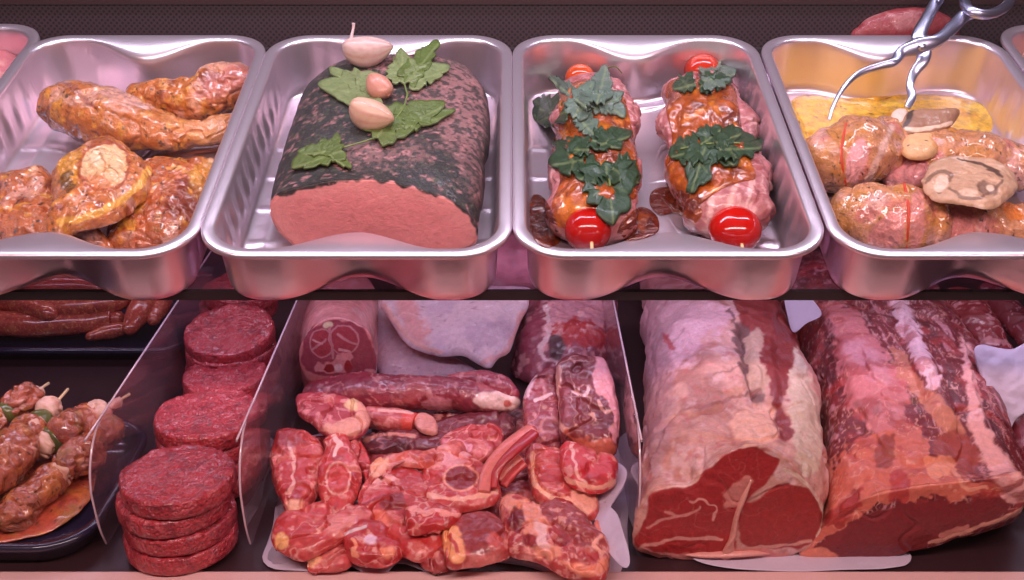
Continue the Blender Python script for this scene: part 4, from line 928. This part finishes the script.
pillow('lamb_flap', tilted(D, 450, 335, 0.052, 0.0, 0.32), [(380, 302), (400, 288), (520, 286), (527, 300), (522, 316), (513, 342), (508, 352), (498, 358), (490, 366), (478, 362), (462, 354), (440, 353), (419, 346), (405, 335), (392, 321)], 0.012, M['fatty'], (222, 186, 194),
       [*skin, Pg([(395, 300), (412, 300), (430, 335), (415, 340), (402, 325)], (226, 140, 132), 8, 5, .7), Ln([(385, 306), (404, 333), (420, 345), (440, 353)], (236, 178, 170), 4, 1), Pg([(470, 325), (500, 318), (505, 335), (480, 352)], (176, 140, 160), 10, 6, .5), Ln([(482, 364), (500, 355), (510, 345), (522, 312)], (232, 170, 168), 5, 2)],
       noise=0.004, nscale=30, e=6, label='large pale lamb skin flap on top of the lower flap', cat='meat')
sh2 = [Ns((110, 50, 66), 45, .0, .4, .5, 3), Pg([(545, 298), (612, 298), (612, 318), (590, 325), (552, 325)], (216, 150, 160), 5, 8, .8), Ln([(545, 305), (548, 335), (540, 352), (560, 366)], (232, 190, 190), 5, 3), Pg([(552, 325), (580, 320), (606, 330), (604, 350), (575, 345), (556, 340)], (186, 56, 60), 4, 6), Ns((232, 160, 160), 110, .15, .35, .7, 9), Pg([(550, 338), (562, 336), (564, 356), (552, 360)], (90, 52, 56), 2.5, 2), Pg([(524, 325), (540, 318), (540, 345), (524, 350)], (150, 60, 80), 4, 3)]
pillow('lamb_shoulder', tilted(D, 565, 335, 0.02, 0.0, 0.2), [(527, 300), (540, 290), (612, 290), (615, 310), (614, 335), (608, 358), (580, 372), (556, 370), (540, 376), (524, 368), (510, 352), (516, 330)], 0.050, M['raw'], (160, 76, 90), sh2, noise=0.005, nscale=50, e=3.5, nang=220, nr=70,
       label='lamb shoulder with red bony cut at the back right of the lamb bay', cat='meat')
def piece(name, out, h, th, base, lay, label, sx=0.0, sy=0.12, seed=1, noise=0.0022, e=7, **kw):
    x, y = np.mean(out, 0); rs = np.random.RandomState(seed*3+1)
    h = h + th*0.15; th = th*0.66
    out = [(px+rs.randn()*1.1, py+rs.randn()*0.9) for px, py in out]
    kw.setdefault('crease', (0.0045, 30, seed))
    return pillow(name, tilted(D, x, y, h, sx, sy), out, th, M['raw'], base, lay, noise=noise, nscale=60, seed=seed, e=e, nang=220, nr=60, label=label, cat='meat', **kw)
vein = lambda s, c=(228, 150, 144): [Ns((226, 150, 150), 150, .22, .42, .5, s+8), Ns((206, 104, 100), 55, .0, .4, .5, s), Rd(c, 28, 0.02, .6, s+1), Ns((150, 40, 46), 70, .2, .45, .5, s+2), Ns(c, 110, .3, .42, .5, s+4)]
piece('lamb_slice', [(286, 470), (300, 440), (350, 432), (400, 450), (440, 470), (430, 510), (380, 530), (320, 530), (290, 505)], 0.006, 0.014, (140, 40, 44), vein(61), 'dark red lamb slice underneath the upright chops', seed=61)
piece('lamb_slice', [(400, 470), (450, 452), (520, 450), (570, 470), (590, 500), (570, 540), (500, 556), (430, 550), (396, 520)], 0.006, 0.014, (132, 36, 42), vein(62), 'dark red lamb slice underneath the round-eyed chop', seed=62)
piece('lamb_slice', [(376, 416), (440, 410), (520, 408), (560, 420), (560, 452), (500, 462), (430, 452), (380, 444)], 0.008, 0.016, (116, 36, 44), vein(63), 'dark lamb slice at the bottom, behind the curved rib', seed=63)
piece('lamb_slice', [(310, 520), (380, 510), (440, 520), (450, 556), (390, 562), (320, 560)], 0.005, 0.010, (150, 40, 44), vein(64), 'dark red lamb slice underneath the bony front piece', seed=64)
tube('lamb_joint', D, [(420, 268, 0.05, 40, .04), (500, 266, 0.05, 46, .045), (580, 268, 0.05, 36, .035)], M['fatty'], (206, 130, 140), [Ns(PALE, 40, 0, .4, .7, 6), Ns((150, 70, 84), 40, .1, .4, .6, 9)], noise=0.003, n=70, m=90, label='pale lamb joint lying behind the skin flaps at the back', cat='meat')
tube('lamb_fillet', D, [(315, 395, 0.035, 14, .016), (350, 392, 0.045, 20, .02), (400, 392, 0.046, 17, .018), (450, 393, 0.045, 16, .018), (490, 398, 0.045, 15, .016), (512, 402, 0.045, 9, .01)], M['raw'], LP,
     [*vein(5), Ns((120, 46, 60), 60, .1, .4, .5, 4), Pg([(485, 390), (520, 398), (518, 412), (490, 410), (474, 402)], (232, 190, 180), 3, 3), El(508, 404, 4, 4, (190, 90, 80), 1.5, 1), Pg([(425, 400), (448, 396), (450, 410), (430, 415)], (220, 140, 150), 3, 4, .8)], noise=0.003, n=90, m=150,
     label='long purple lamb fillet lying across in front of the skin flaps', cat='meat')
tube('lamb_fillet', D, [(452, 384, 0.05, 8, .012), (475, 382, 0.055, 11, .014), (500, 388, 0.055, 12, .014), (512, 396, 0.05, 8, .01)], M['raw'], (162, 60, 74), vein(15), noise=0.002, n=60, m=80, label='short rounded lamb piece behind the fat end of the long fillet', cat='meat')
piece('lamb_steak', [(297, 396), (303, 392), (322, 391), (345, 395), (360, 402), (369, 412), (368, 424), (356, 433), (330, 432), (308, 420), (299, 410)], 0.048, 0.016, (168, 60, 68),
      [*vein(7), Pg([(348, 402), (356, 398), (370, 410), (370, 424), (356, 434), (328, 432), (326, 426), (345, 420), (356, 412)], (222, 150, 130), 2.5, 2), El(352, 404, 7, 6, (226, 188, 140), 3, 2, .8), Pg([(366, 396), (385, 392), (398, 400), (394, 408), (375, 404)], PALE, 3, 3, .6)], 'lamb steak with a curled fat rim on the left end of the fillet', seed=4)
tube('lamb_rib', D, [(368, 418, 0.032, 12, .012), (395, 420, 0.034, 12, .012), (416, 424, 0.034, 10, .011)], M['raw'], (176, 72, 74), [*vein(9), Pg([(404, 410), (420, 410), (420, 434), (404, 432)], (206, 74, 62), 3, 4), Ln([(380, 410), (412, 412)], (230, 170, 160), 2, 1)], noise=0.0015, n=60, m=60, flat_end=(False, True), label='cut lamb rib piece below the long fillet', cat='meat')
piece('lamb_fat', [(415, 418), (425, 414), (438, 420), (437, 430), (424, 430)], 0.036, 0.010, (206, 132, 120), [], 'small fat lobe beside the cut rib piece', seed=8)
piece('lamb_slice', [(362, 440), (375, 432), (410, 430), (440, 420), (470, 414), (505, 414), (518, 420), (510, 432), (485, 446), (450, 458), (430, 452), (395, 448), (375, 452)], 0.022, 0.014, (112, 44, 52), [Ns((80, 36, 44), 45, 0, .4, .7, 3), Rd((180, 110, 110), 40, .03, .5, 5), Ln([(364, 440), (385, 434), (415, 436)], (206, 130, 116), 2.5, 1)],
      'thin dark lamb slice under the long fillet', seed=9)
piece('lamb_steak', [(524, 392), (532, 378), (548, 367), (558, 370), (562, 400), (562, 440), (560, 452), (540, 452), (528, 440), (524, 420)], 0.045, 0.024, (146, 56, 66), [*vein(11), Ln([(536, 400), (550, 394)], PALE, 3), El(550, 425, 10, 9, (190, 126, 126), 2, 1, .7), El(550, 425, 8, 6, (140, 60, 66), 2, 1), Pg([(522, 385), (532, 372), (536, 382), (526, 400)], (226, 180, 186), 2, 2)],
      'purple lamb steak half hidden behind the large shoulder steak', seed=10, sy=0.5)
piece('lamb_steak', [(557, 372), (562, 360), (572, 353), (590, 352), (604, 356), (611, 370), (617, 390), (621, 415), (621, 435), (617, 450), (604, 458), (588, 452), (572, 443), (562, 438), (558, 410)], 0.060, 0.028, (124, 44, 50),
      [Ns((160, 70, 76), 60, .1, .4, .5, 3), Rd((222, 170, 160), 45, .03, .5, 6), Pg([(594, 354), (606, 356), (616, 385), (622, 420), (618, 440), (610, 430), (604, 400), (596, 385)], (226, 150, 156), 3, 4), Ln([(560, 366), (556, 400), (560, 425), (572, 430), (588, 415), (598, 420), (612, 425)], (220, 158, 140), 3.5, 2),
       Pg([(562, 428), (590, 440), (612, 436), (616, 452), (600, 458), (575, 446)], (206, 104, 84), 3, 4), El(576, 432, 8, 6, (132, 44, 46), 2, 1), El(604, 418, 9, 13, (110, 42, 48), 2, 2), El(583, 420, 8, 7, (130, 48, 52), 2, 1), Ln([(572, 392), (584, 396), (588, 388)], PALE, 2, 1), Ln([(598, 400), (604, 412), (612, 410)], (220, 160, 150), 1.6, 1)],
      'large dark shoulder steak with pale fat seams at the right of the lamb bay', seed=11, sy=0.55, noise=0.003)
RED = (182, 42, 44)
rl = lambda s: [Ns((240, 170, 160), 140, .22, .42, .6, s+8), Ns((206, 84, 80), 50, .0, .4, .5, s), Rd((236, 166, 156), 30, 0.022, .6, s+1), Ns((236, 150, 140), 45, .1, .5, .45, s+12, (1, 2.2, 1)), Ns((158, 34, 38), 60, .2, .45, .7, s+2)]
piece('lamb_chop', [(526, 444), (545, 446), (562, 450), (575, 478), (594, 488), (598, 505), (590, 515), (572, 508), (550, 500), (534, 495), (528, 470)], 0.030, 0.018, (190, 58, 54), [*rl(3), Ln([(532, 455), (536, 485), (552, 498), (575, 500)], (238, 170, 140), 4, 2), Pg([(572, 490), (594, 490), (598, 506), (588, 514), (574, 505)], (236, 160, 138), 3, 2)], 'pink lamb chop with a pale fat edge below the purple steaks', seed=12)
piece('lamb_chop', [(560, 444), (572, 440), (600, 452), (616, 456), (617, 470), (612, 482), (596, 488), (575, 484), (562, 468)], 0.046, 0.018, (200, 46, 50), [*rl(6), Ln([(572, 446), (576, 470), (585, 484)], (236, 170, 160), 2.5, 2), Ln([(566, 478), (590, 488), (614, 482)], (240, 170, 146), 4, 2)], 'bright red lamb chop directly below the large dark shoulder steak', seed=13)
piece('lamb_chop', [(500, 508), (502, 494), (516, 494), (536, 503), (555, 498), (573, 503), (586, 514), (600, 530), (609, 540), (610, 562), (604, 573), (586, 576), (566, 568), (546, 560), (526, 552), (510, 546), (503, 530)], 0.026, 0.024, (170, 50, 52),
      [*rl(9), Pg([(536, 505), (555, 500), (572, 505), (590, 520), (604, 540), (596, 548), (570, 540), (552, 520)], (156, 62, 62), 4, 3), Ns((232, 160, 150), 190, .2, .35, .7, 33), Pg([(500, 494), (512, 494), (545, 515), (552, 540), (560, 556), (545, 560), (532, 545), (522, 520), (506, 508)], (226, 140, 118), 3, 5), El(516, 520, 8, 12, (120, 30, 36), 2.5, 3), El(530, 540, 9, 7, (150, 44, 48), 2.5, 2), Pg([(534, 520), (545, 525), (550, 545), (540, 548)], (236, 180, 176), 2, 3), El(563, 540, 8, 7, (150, 44, 46), 2.5, 2), Pg([(560, 562), (590, 566), (606, 556), (604, 574), (580, 576)], (224, 130, 104), 3, 3), Ln([(600, 535), (594, 545), (604, 552)], (236, 160, 140), 4, 2)],
      'large T-bone lamb chop in the front right corner of the paper', seed=14, noise=0.003)
piece('lamb_fat', [(594, 520), (606, 517), (614, 522), (615, 532), (608, 540), (597, 532)], 0.022, 0.012, (226, 120, 104), [], 'small pink meat tab sticking out right of the T-bone chop', seed=15)
piece('lamb_chop', [(441, 530), (446, 520), (462, 515), (485, 511), (503, 518), (509, 534), (511, 550), (497, 558), (470, 560), (450, 563), (444, 548)], 0.022, 0.022, (164, 50, 50), [*rl(12), Pg([(462, 518), (490, 514), (504, 525), (500, 545), (480, 555), (462, 545)], (146, 48, 48), 4, 2), Pg([(442, 530), (455, 524), (462, 540), (466, 560), (452, 563), (444, 548)], (240, 160, 112), 3, 3), Ln([(450, 535), (458, 552)], (190, 60, 50), 3, 2), El(494, 540, 8, 8, (200, 90, 84), 3, 3)],
      'thick lamb chop with an orange fat edge at the front middle', seed=16, noise=0.002)
piece('lamb_chop', [(421, 458), (432, 450), (452, 446), (474, 456), (490, 468), (500, 480), (498, 498), (480, 506), (456, 510), (436, 512), (425, 498), (420, 478)], 0.030, 0.016, (188, 56, 56), [*rl(15), El(461, 478, 18, 14, (240, 160, 140), 2, 1), El(461, 478, 15.5, 12, (138, 40, 44), 2, 1), Pg([(435, 450), (465, 450), (470, 462), (445, 466)], (232, 160, 160), 4, 4, .7), Ln([(430, 495), (460, 500), (495, 492)], (238, 170, 150), 4, 3)],
      'lamb chop with a small round dark eye muscle in the middle', seed=17)
rb_ = thing('lamb_rib', D.W(D.px(500, 470, 0.05)), 'long curved lamb rib bone with red meat pointing up to the right', 'meat')
o = wire('bone', [D.W(D.px(*q)) for q in ((484, 492, .040), (487, 474, .048), (496, 458, .056), (512, 443, .062), (532, 430, .066))], [.006, .0065, .007, .008, .009], M['raw'], rb_, n=18, m=60, flat=0.6); colour_all(o, (212, 110, 100))
o = wire('meat', [D.W(D.px(*q)) for q in ((494, 488, .042), (496, 474, .050), (503, 462, .058), (516, 449, .064), (534, 433, .067))], [.003, .0045, .005, .006, .0065], M['raw'], rb_, n=16, m=60, flat=0.6); colour_all(o, (170, 32, 38))
rb_ = thing('lamb_rib', D.W(D.px(505, 475, 0.04)), 'short striped lamb rib pair beside the long curved rib', 'meat')
for q, c in ((((498, 480, .036), (508, 468, .042), (521, 458, .048)), (232, 130, 116)), (((503, 486, .034), (513, 473, .040), (524, 463, .046)), (200, 70, 70))):
    o = wire('bone', [D.W(D.px(*k)) for k in q], [.0045, .005, .0055], M['raw'], rb_, n=14, m=40, flat=0.7); colour_all(o, c)
piece('lamb_chop', [(276, 436), (280, 428), (294, 427), (312, 432), (320, 440), (325, 455), (323, 478), (314, 498), (304, 512), (298, 518), (288, 512), (280, 498), (271, 478), (269, 455)], 0.034, 0.018, (192, 60, 62), [*rl(18), Ln([(290, 440), (294, 465), (290, 495)], (240, 180, 172), 3, 3), Pg([(276, 430), (296, 428), (306, 440), (290, 446), (276, 444)], (150, 46, 46), 4, 4, .8), Pg([(285, 502), (302, 500), (300, 518), (290, 514)], (240, 176, 150), 4, 2)],
      'left of the two upright pink lamb chops at the left of the paper', seed=18, sy=0.3)
piece('lamb_chop', [(326, 450), (324, 440), (332, 434), (345, 434), (352, 446), (358, 462), (362, 478), (358, 496), (348, 512), (338, 517), (328, 508), (320, 490), (320, 468)], 0.038, 0.018, (196, 62, 62), [*rl(21), El(338, 478, 13, 17, (240, 176, 166), 2, 1), El(338, 478, 11, 15, (206, 78, 80), 2, 1), Ln([(334, 436), (340, 445), (336, 455)], (242, 190, 180), 4, 2), Ln([(326, 505), (338, 514), (350, 506)], (244, 190, 180), 4, 2)],
      'right of the two upright pink lamb chops, round muscle outlined in fat', seed=19, sy=0.3)
piece('lamb_chop', [(272, 530), (280, 512), (300, 508), (322, 498), (345, 505), (368, 506), (372, 520), (350, 536), (325, 550), (300, 556), (284, 550), (274, 542)], 0.022, 0.018, (190, 58, 58), [*rl(24), El(281, 542, 8, 8, (240, 176, 120), 3, 2), Pg([(330, 520), (355, 515), (350, 532), (332, 540)], (236, 150, 140), 4, 4, .7), El(310, 540, 10, 7, (186, 60, 56), 3, 3)],
      'pink lamb chop lying flat below the two upright chops', seed=20)
piece('lamb_chop', [(304, 560), (306, 554), (330, 545), (348, 540), (356, 552), (346, 564), (325, 568), (308, 568)], 0.010, 0.014, (190, 70, 70), [*rl(27), El(312, 560, 9, 7, (242, 180, 140), 3, 2)], 'small lamb piece with a yellow fat end in the front left corner', seed=21)
piece('lamb_chop', [(340, 545), (346, 530), (362, 522), (380, 522), (398, 536), (404, 550), (392, 562), (372, 565), (352, 560)], 0.016, 0.020, (180, 48, 50), [*rl(30), El(370, 540, 7, 6, (232, 190, 206), 2, 2), Ln([(352, 540), (356, 556)], (236, 150, 120), 4, 3), El(388, 552, 8, 6, (232, 140, 110), 3, 3), Ln([(345, 534), (365, 526)], (220, 190, 190), 2, 1)],
      'bony red lamb piece with white bone spot at the front', seed=22, noise=0.003)
piece('lamb_chop', [(368, 506), (376, 492), (395, 488), (420, 492), (440, 502), (446, 520), (442, 545), (425, 556), (404, 552), (390, 538), (376, 522)], 0.022, 0.018, (186, 48, 48), [*rl(33), Pg([(380, 495), (400, 490), (404, 505), (388, 510)], (140, 38, 40), 3, 3), Pg([(372, 508), (390, 515), (388, 530), (378, 524)], (226, 120, 104), 3, 3)],
      'red lamb chop between the bony piece and the round-eyed chop', seed=23)
piece('lamb_chop', [(356, 498), (362, 480), (380, 470), (405, 468), (426, 472), (428, 490), (418, 498), (396, 500), (374, 508), (360, 512)], 0.030, 0.014, (184, 52, 52), [*rl(36), Ln([(362, 505), (380, 498), (400, 494)], (160, 30, 34), 3, 1), Ln([(372, 482), (395, 478), (398, 486)], (236, 160, 150), 2.5, 2), Pg([(395, 480), (424, 478), (424, 494), (400, 496)], (180, 66, 66), 4, 3, .6)], 'flat lamb slice with a dark slit in the middle left', seed=24)
piece('lamb_chop', [(366, 478), (370, 462), (382, 456), (410, 452), (440, 450), (458, 440), (466, 448), (448, 458), (424, 466), (400, 464), (382, 470), (372, 480)], 0.042, 0.010, (206, 96, 82), [*rl(39), Pg([(370, 462), (384, 457), (390, 466), (374, 478)], (240, 170, 140), 3, 2), Ns((236, 170, 170), 60, 0, .3, .4, 6)], 'curved strip of pale fat across the middle chops', seed=25)
piece('lamb_chop', [(350, 446), (358, 440), (368, 452), (372, 470), (366, 482), (360, 470), (354, 458)], 0.030, 0.014, (190, 36, 40), rl(42), 'small bright red lamb scrap right of the upright chops', seed=26)
piece('lamb_chop', [(404, 505), (425, 500), (450, 508), (462, 512), (450, 522), (430, 530), (408, 530)], 0.038, 0.012, (184, 46, 48), [*rl(45), Ln([(410, 510), (440, 512), (460, 514)], (236, 150, 140), 4, 3)], 'narrow red lamb strip below the round-eyed chop', seed=27)
piece('lamb_chop', [(420, 550), (424, 530), (436, 524), (446, 532), (448, 560), (436, 566), (424, 562)], 0.014, 0.016, (150, 36, 40), rl(48), 'dark red lamb scrap left of the orange-edged chop', seed=28)
piece('lamb_chop', [(440, 434), (468, 424), (496, 424), (504, 436), (492, 452), (478, 460), (462, 452), (446, 448)], 0.034, 0.012, (176, 60, 62), [*rl(51), Pg([(440, 440), (468, 444), (472, 458), (450, 456)], (226, 140, 150), 4, 4, .8)], 'lamb slice between the dark thin slice and the curved rib', seed=29)

# ------------------------------------------------------------------ minced beef patties
def patty(x, y, z, r, th, rz=0.0, tilt=0.0, seed=1, name='beef_patty', label='', zc=None):
    c = D.px(x, y, z+th); na, nr = 120, 46; rings = []
    prof = [(k, 1.0) for k in np.linspace(0.02, 0.9, nr)] + [(0.95, .985), (0.985, .94), (1.0, .85), (1.006, .7), (1.008, .5), (1.006, .3), (0.995, .12), (0.96, .02), (0.8, 0), (0.4, 0)]
    ph = np.linspace(0, 2*math.pi, na, endpoint=False)
    for k, h in prof:
        rings.append(np.column_stack([r*k*np.cos(ph), r*k*np.sin(ph), np.full(na, (h-1)*th)]))
    V, f = close_loft(rings)
    n1 = fbm(V+seed, 190, seed, 4); n2 = fbm(V+seed, 50, seed+2, 3)
    rr = np.hypot(V[:, 0], V[:, 1])
    top = V[:, 2] > -0.001*1
    V[:, 2] += np.where(V[:, 2] > -th*0.3, 0.0026*n1+0.0026*n2, 0.0)
    V[:, :2] *= (1+(0.014*n1+0.03*n2)*sstep(0.5*r, r, rr))[:, None]
    ca, sa = math.cos(tilt), math.sin(tilt)
    V = np.column_stack([V[:, 0], V[:, 1]*ca - V[:, 2]*sa, V[:, 1]*sa + V[:, 2]*ca])
    W = c + V
    C = do_paint(W, (176, 48, 58), [Ns((200, 96, 104), 200, .15, .35, .5, seed), Ns((116, 28, 42), 150, .1, .35, .6, seed+1)])
    return finish(name, W, f, M['mince'], None, C, label=label, cat='patty', group='minced beef patties in the clear bay')
names = ['top', 'second', 'third', 'fourth']
def stack(x, y, ztop, r, n, what, th=0.019, jit=0.0015, seed=1, tilt=0.0):
    rs = np.random.RandomState(seed)
    for k in range(n):
        z = ztop-th*(k+1)
        c = D.px(x, y, ztop)
        p = to_px(c+np.array([rs.randn()*jit, rs.randn()*jit, -th*k]))
        labs = ['topmost', 'second from the top', 'third from the top', 'lowest']
        patty(p[0], p[1], z, r*(1+0.01*rs.randn()), th*0.97, seed=seed*10+k, tilt=tilt if k == 0 else 0,
              label=('minced beef patty, %s in %s' % (labs[k if k < n-1 else 3] if n > 1 else 'alone', what)))
stack(174, 472, 0.082, 0.0498, 4, 'the front stack', seed=3)
stack(206, 412, 0.082, 0.0490, 4, 'the stack right behind the front stack', seed=5)
stack(222, 372, 0.070, 0.0440, 3, 'the low middle stack', seed=7)
stack(229, 328, 0.094, 0.0500, 4, 'the stack just under the shelf edge', seed=9, tilt=0.16)
stack(240, 285, 0.086, 0.0470, 2, 'the rearmost stack', seed=11)

# ------------------------------------------------------------------ clear dividers
def divider(X, Yb, Yf, H, label):
    t = thing('clear_divider', (X, Yb, 0), label, 'divider')
    prof = [(Yb, H)] + [(Yf+0.055-0.055*math.sin(a), H-0.055+0.055*math.cos(a)) for a in np.linspace(0, math.pi/2, 9)] + [(Yf+0.004, 0.03), (Yf+0.012, 0.006)]
    th = 0.0028; V = []; 
    for x in (X-th/2, X+th/2):
        V += [(x, y, z) for y, z in prof] + [(x, Yb, 0.006)]
    n = len(prof)+1
    f = [tuple(range(n))[::-1], tuple(range(n, 2*n))] + [(j, (j+1) % n, n+(j+1) % n, n+j) for j in range(n)]
    finish('panel', np.array(V), f, M['acrylic'], t, smooth=False)
    P = [(X, y, z+0.0004) for y, z in prof]
    wire('rounded_edge', P, 0.0010, M['edge'], t, n=10, up=(1, 0, 0), m=80)  # opaque pale bead imitating the light caught by the clear edge
divider(-0.372, 1.50, 0.815, 0.12, 'clear divider panel between the skewers and the patties')
divider(-0.240, 1.50, 0.815, 0.12, 'clear divider panel between the patties and the lamb')
divider(0.113, 1.50, 0.815, 0.12, 'clear divider panel between the lamb and the beef loin')

# ------------------------------------------------------------------ black trays: sausages and skewers
def deep_tray(name, x0, x1, y0, y1, H, label, mat, R=0.03):
    V = []; prof = [(0.0, H-0.004), (0.0, H), (0.004, H+0.001), (0.009, H), (0.010, H-0.004), (0.014, 0.010), (0.020, 0.004), (0.04, 0.004)]
    outer = [(0.012, 0.001), (0.008, 0.006), (0.003, H-0.008)]
    nc = 14
    def loop(d, h):
        r = max(R-d, 0.004); out = []
        for cx, cy, a in ((x1-d-r, y0+d+r, -90), (x1-d-r, y1-d-r, 0), (x0+d+r, y1-d-r, 90), (x0+d+r, y0+d+r, 180)):
            for k in range(nc): t = math.radians(a+90*k/(nc-1)); out.append((cx+r*math.cos(t), cy+r*math.sin(t), h))
        return np.array(out)
    rings = [loop(d, h) for d, h in outer+prof]
    V = np.vstack(rings); n = nc*4; f = grid_faces(len(rings), n)
    f.append(tuple(range(n))[::-1]); f.append(tuple((len(rings)-1)*n+j for j in range(n)))
    return finish(name, V, f, mat, None, label=label, cat='tray')
p0 = D.px(100, 342, 0.02); 
deep_tray('plastic_tray', -0.72, -0.400, 1.190, 1.46, 0.020, 'dark plastic tray of fresh sausages at the left', M['blacktray'], 0.035)
def saus(pts, label, seed, r=11.5):
    r *= 1.12
    return tube('sausage', D, [(x, y, h, r*k) for x, y, h, k in pts], M['sausage'], (172, 74, 62), [Ns((206, 120, 84), 170, .1, .35, .5, seed), Ns((130, 46, 50), 90, .15, .4, .5, seed+1)], noise=0.0007, n=44, m=90, seed=seed, cap=1.2,
                label=label, cat='sausage', group='fresh sausages in the dark tray')
saus([(-30, 322, .030, 1), (20, 324, .031, 1.05), (70, 322, .032, 1.05), (108, 318, .032, .9), (116, 318, .032, .6)], 'long front sausage with a light streak along the front edge of its tray', 3)
saus([(-20, 300, .052, 1), (5, 300, .052, 1), (30, 306, .052, 1), (48, 312, .050, .8)], 'sausage slanting down at the left edge, behind the front one', 5, 10)
saus([(42, 308, .048, .8), (70, 306, .052, 1), (100, 303, .052, 1), (122, 299, .052, .9), (128, 298, .052, .6)], 'sausage in the second row ending near the upright one', 7, 10.5)
saus([(8, 288, .062, .8), (40, 286, .064, 1), (80, 285, .064, 1), (112, 289, .062, .8)], 'sausage seen under the foil tray, rearmost of the row', 9, 10)
saus([(131, 326, .032, .7), (138, 314, .040, 1), (146, 300, .048, 1), (152, 286, .052, .9)], 'upright sausage at the right end of its tray', 11, 11)
saus([(154, 318, .034, .7), (160, 306, .040, 1), (166, 292, .046, .9)], 'outermost sausage against the right wall of its tray', 13, 9.5)
saus([(92, 336, .018, .6), (106, 332, .020, .9), (122, 329, .022, .8), (128, 328, .022, .5)], 'short sausage end in the front right of its tray', 15, 8)
deep_tray('plastic_tray', -0.66, -0.378, 0.797, 1.02, 0.024, 'dark plastic tray of marinated skewers at the lower left', M['blacktray'], 0.05)
SK = (172, 88, 60)
skl = lambda s: [Ns((206, 120, 60), 60, .0, .35, .7, s), Ns((150, 120, 60), 50, .2, .45, .5, s+7), Ns((128, 48, 46), 70, .15, .4, .6, s+1), Ns((52, 34, 30), 330, .42, .5, .9, s+2), Ns((226, 160, 140), 80, .3, .5, .5, s+4)]
def skewer(tip, tail, h0, h1, items, label, seed):
    """items along the stick: (position 0..1, kind, half width px, length px)"""
    a = D.W(D.px(*tip, h0)); b = D.W(D.px(*tail, h1))
    t = thing('meat_skewer', D.W(D.px((tip[0]+tail[0])/2, (tip[1]+tail[1])/2, 0.02)), label, 'skewer')
    wire('wooden_stick', [a, a*0.5+b*0.5, b], 0.0016, M['wood'], t, n=10)
    dx, dy = tail[0]-tip[0], tail[1]-tip[1]; L = math.hypot(dx, dy)
    for k, (u, kind, w, l) in enumerate(items):
        x, y = tip[0]+dx*u, tip[1]+dy*u; h = h0+(h1-h0)*u; w *= 1.25; l *= 1.25
        ux, uy = dx/L, dy/L
        path = [(x-ux*l/2, y-uy*l/2, h, w*.8, w*.8/1000), (x, y, h, w, w*.9/1000), (x+ux*l/2, y+uy*l/2, h, w*.85, w*.8/1000)]
        if kind == 'meat': tube('meat_chunk', D, path, M['marinade'], SK, skl(seed*9+k), t, n=64, m=50, noise=0.0045, nscale=80, seed=seed*5+k, cap=0.9, crease=(0.005, 40, seed+k))
        elif kind == 'pepper': tube('green_pepper', D, path, M['tomato'], (92, 96, 48), [Ns((60, 70, 40), 80, 0, .4, .7, 3)], t, n=40, m=20, noise=0.001, cap=0.3)
        elif kind == 'onion': tube('onion', D, path, M['garlic'], (216, 172, 150), [Ns((196, 120, 100), 60, 0.1, .4, .7, 5)], t, n=54, m=34, noise=0.005, nscale=80, crease=(0.003, 50, k), seed=seed+k, cap=0.4)
    return t
skewer((49, 383), (-30, 436), .062, .052, [(.20, 'onion', 7, 9), (.36, 'meat', 13, 18), (.56, 'pepper', 11, 6), (.66, 'onion', 10, 6), (.84, 'meat', 14, 24)], 'meat skewer with green pepper at the upper left of its tray', 1)
skewer((68, 389), (-24, 496), .060, .040, [(.20, 'onion', 8, 8), (.30, 'pepper', 11, 7), (.38, 'onion', 12, 7), (.56, 'meat', 19, 34), (.80, 'meat', 18, 30)], 'meat skewer in the middle of its tray, pepper behind a large chunk', 2)
skewer((130, 394), (2, 470), .058, .034, [(.14, 'onion', 6, 12), (.26, 'onion', 9, 10), (.42, 'meat', 17, 22), (.60, 'pepper', 13, 7), (.68, 'onion', 12, 8)], 'meat skewer with onion end at the right edge of its tray', 3)
skewer((112, 428), (4, 522), .040, .022, [(.10, 'meat', 14, 20), (.30, 'meat', 17, 26), (.48, 'onion', 12, 12), (.64, 'meat', 15, 26), (.86, 'meat', 15, 24)], 'lowest meat skewer along the front wall of its tray', 4)
pillow('marinade_pool', tilted(D, 40, 490, 0.008), [(-20, 470), (20, 450), (70, 440), (98, 440), (96, 480), (80, 510), (40, 530), (-20, 535)], 0.008, M['glaze'], (190, 84, 60), skl(77), noise=0.002, label='orange marinade at the bottom of the skewer tray', cat='sauce')
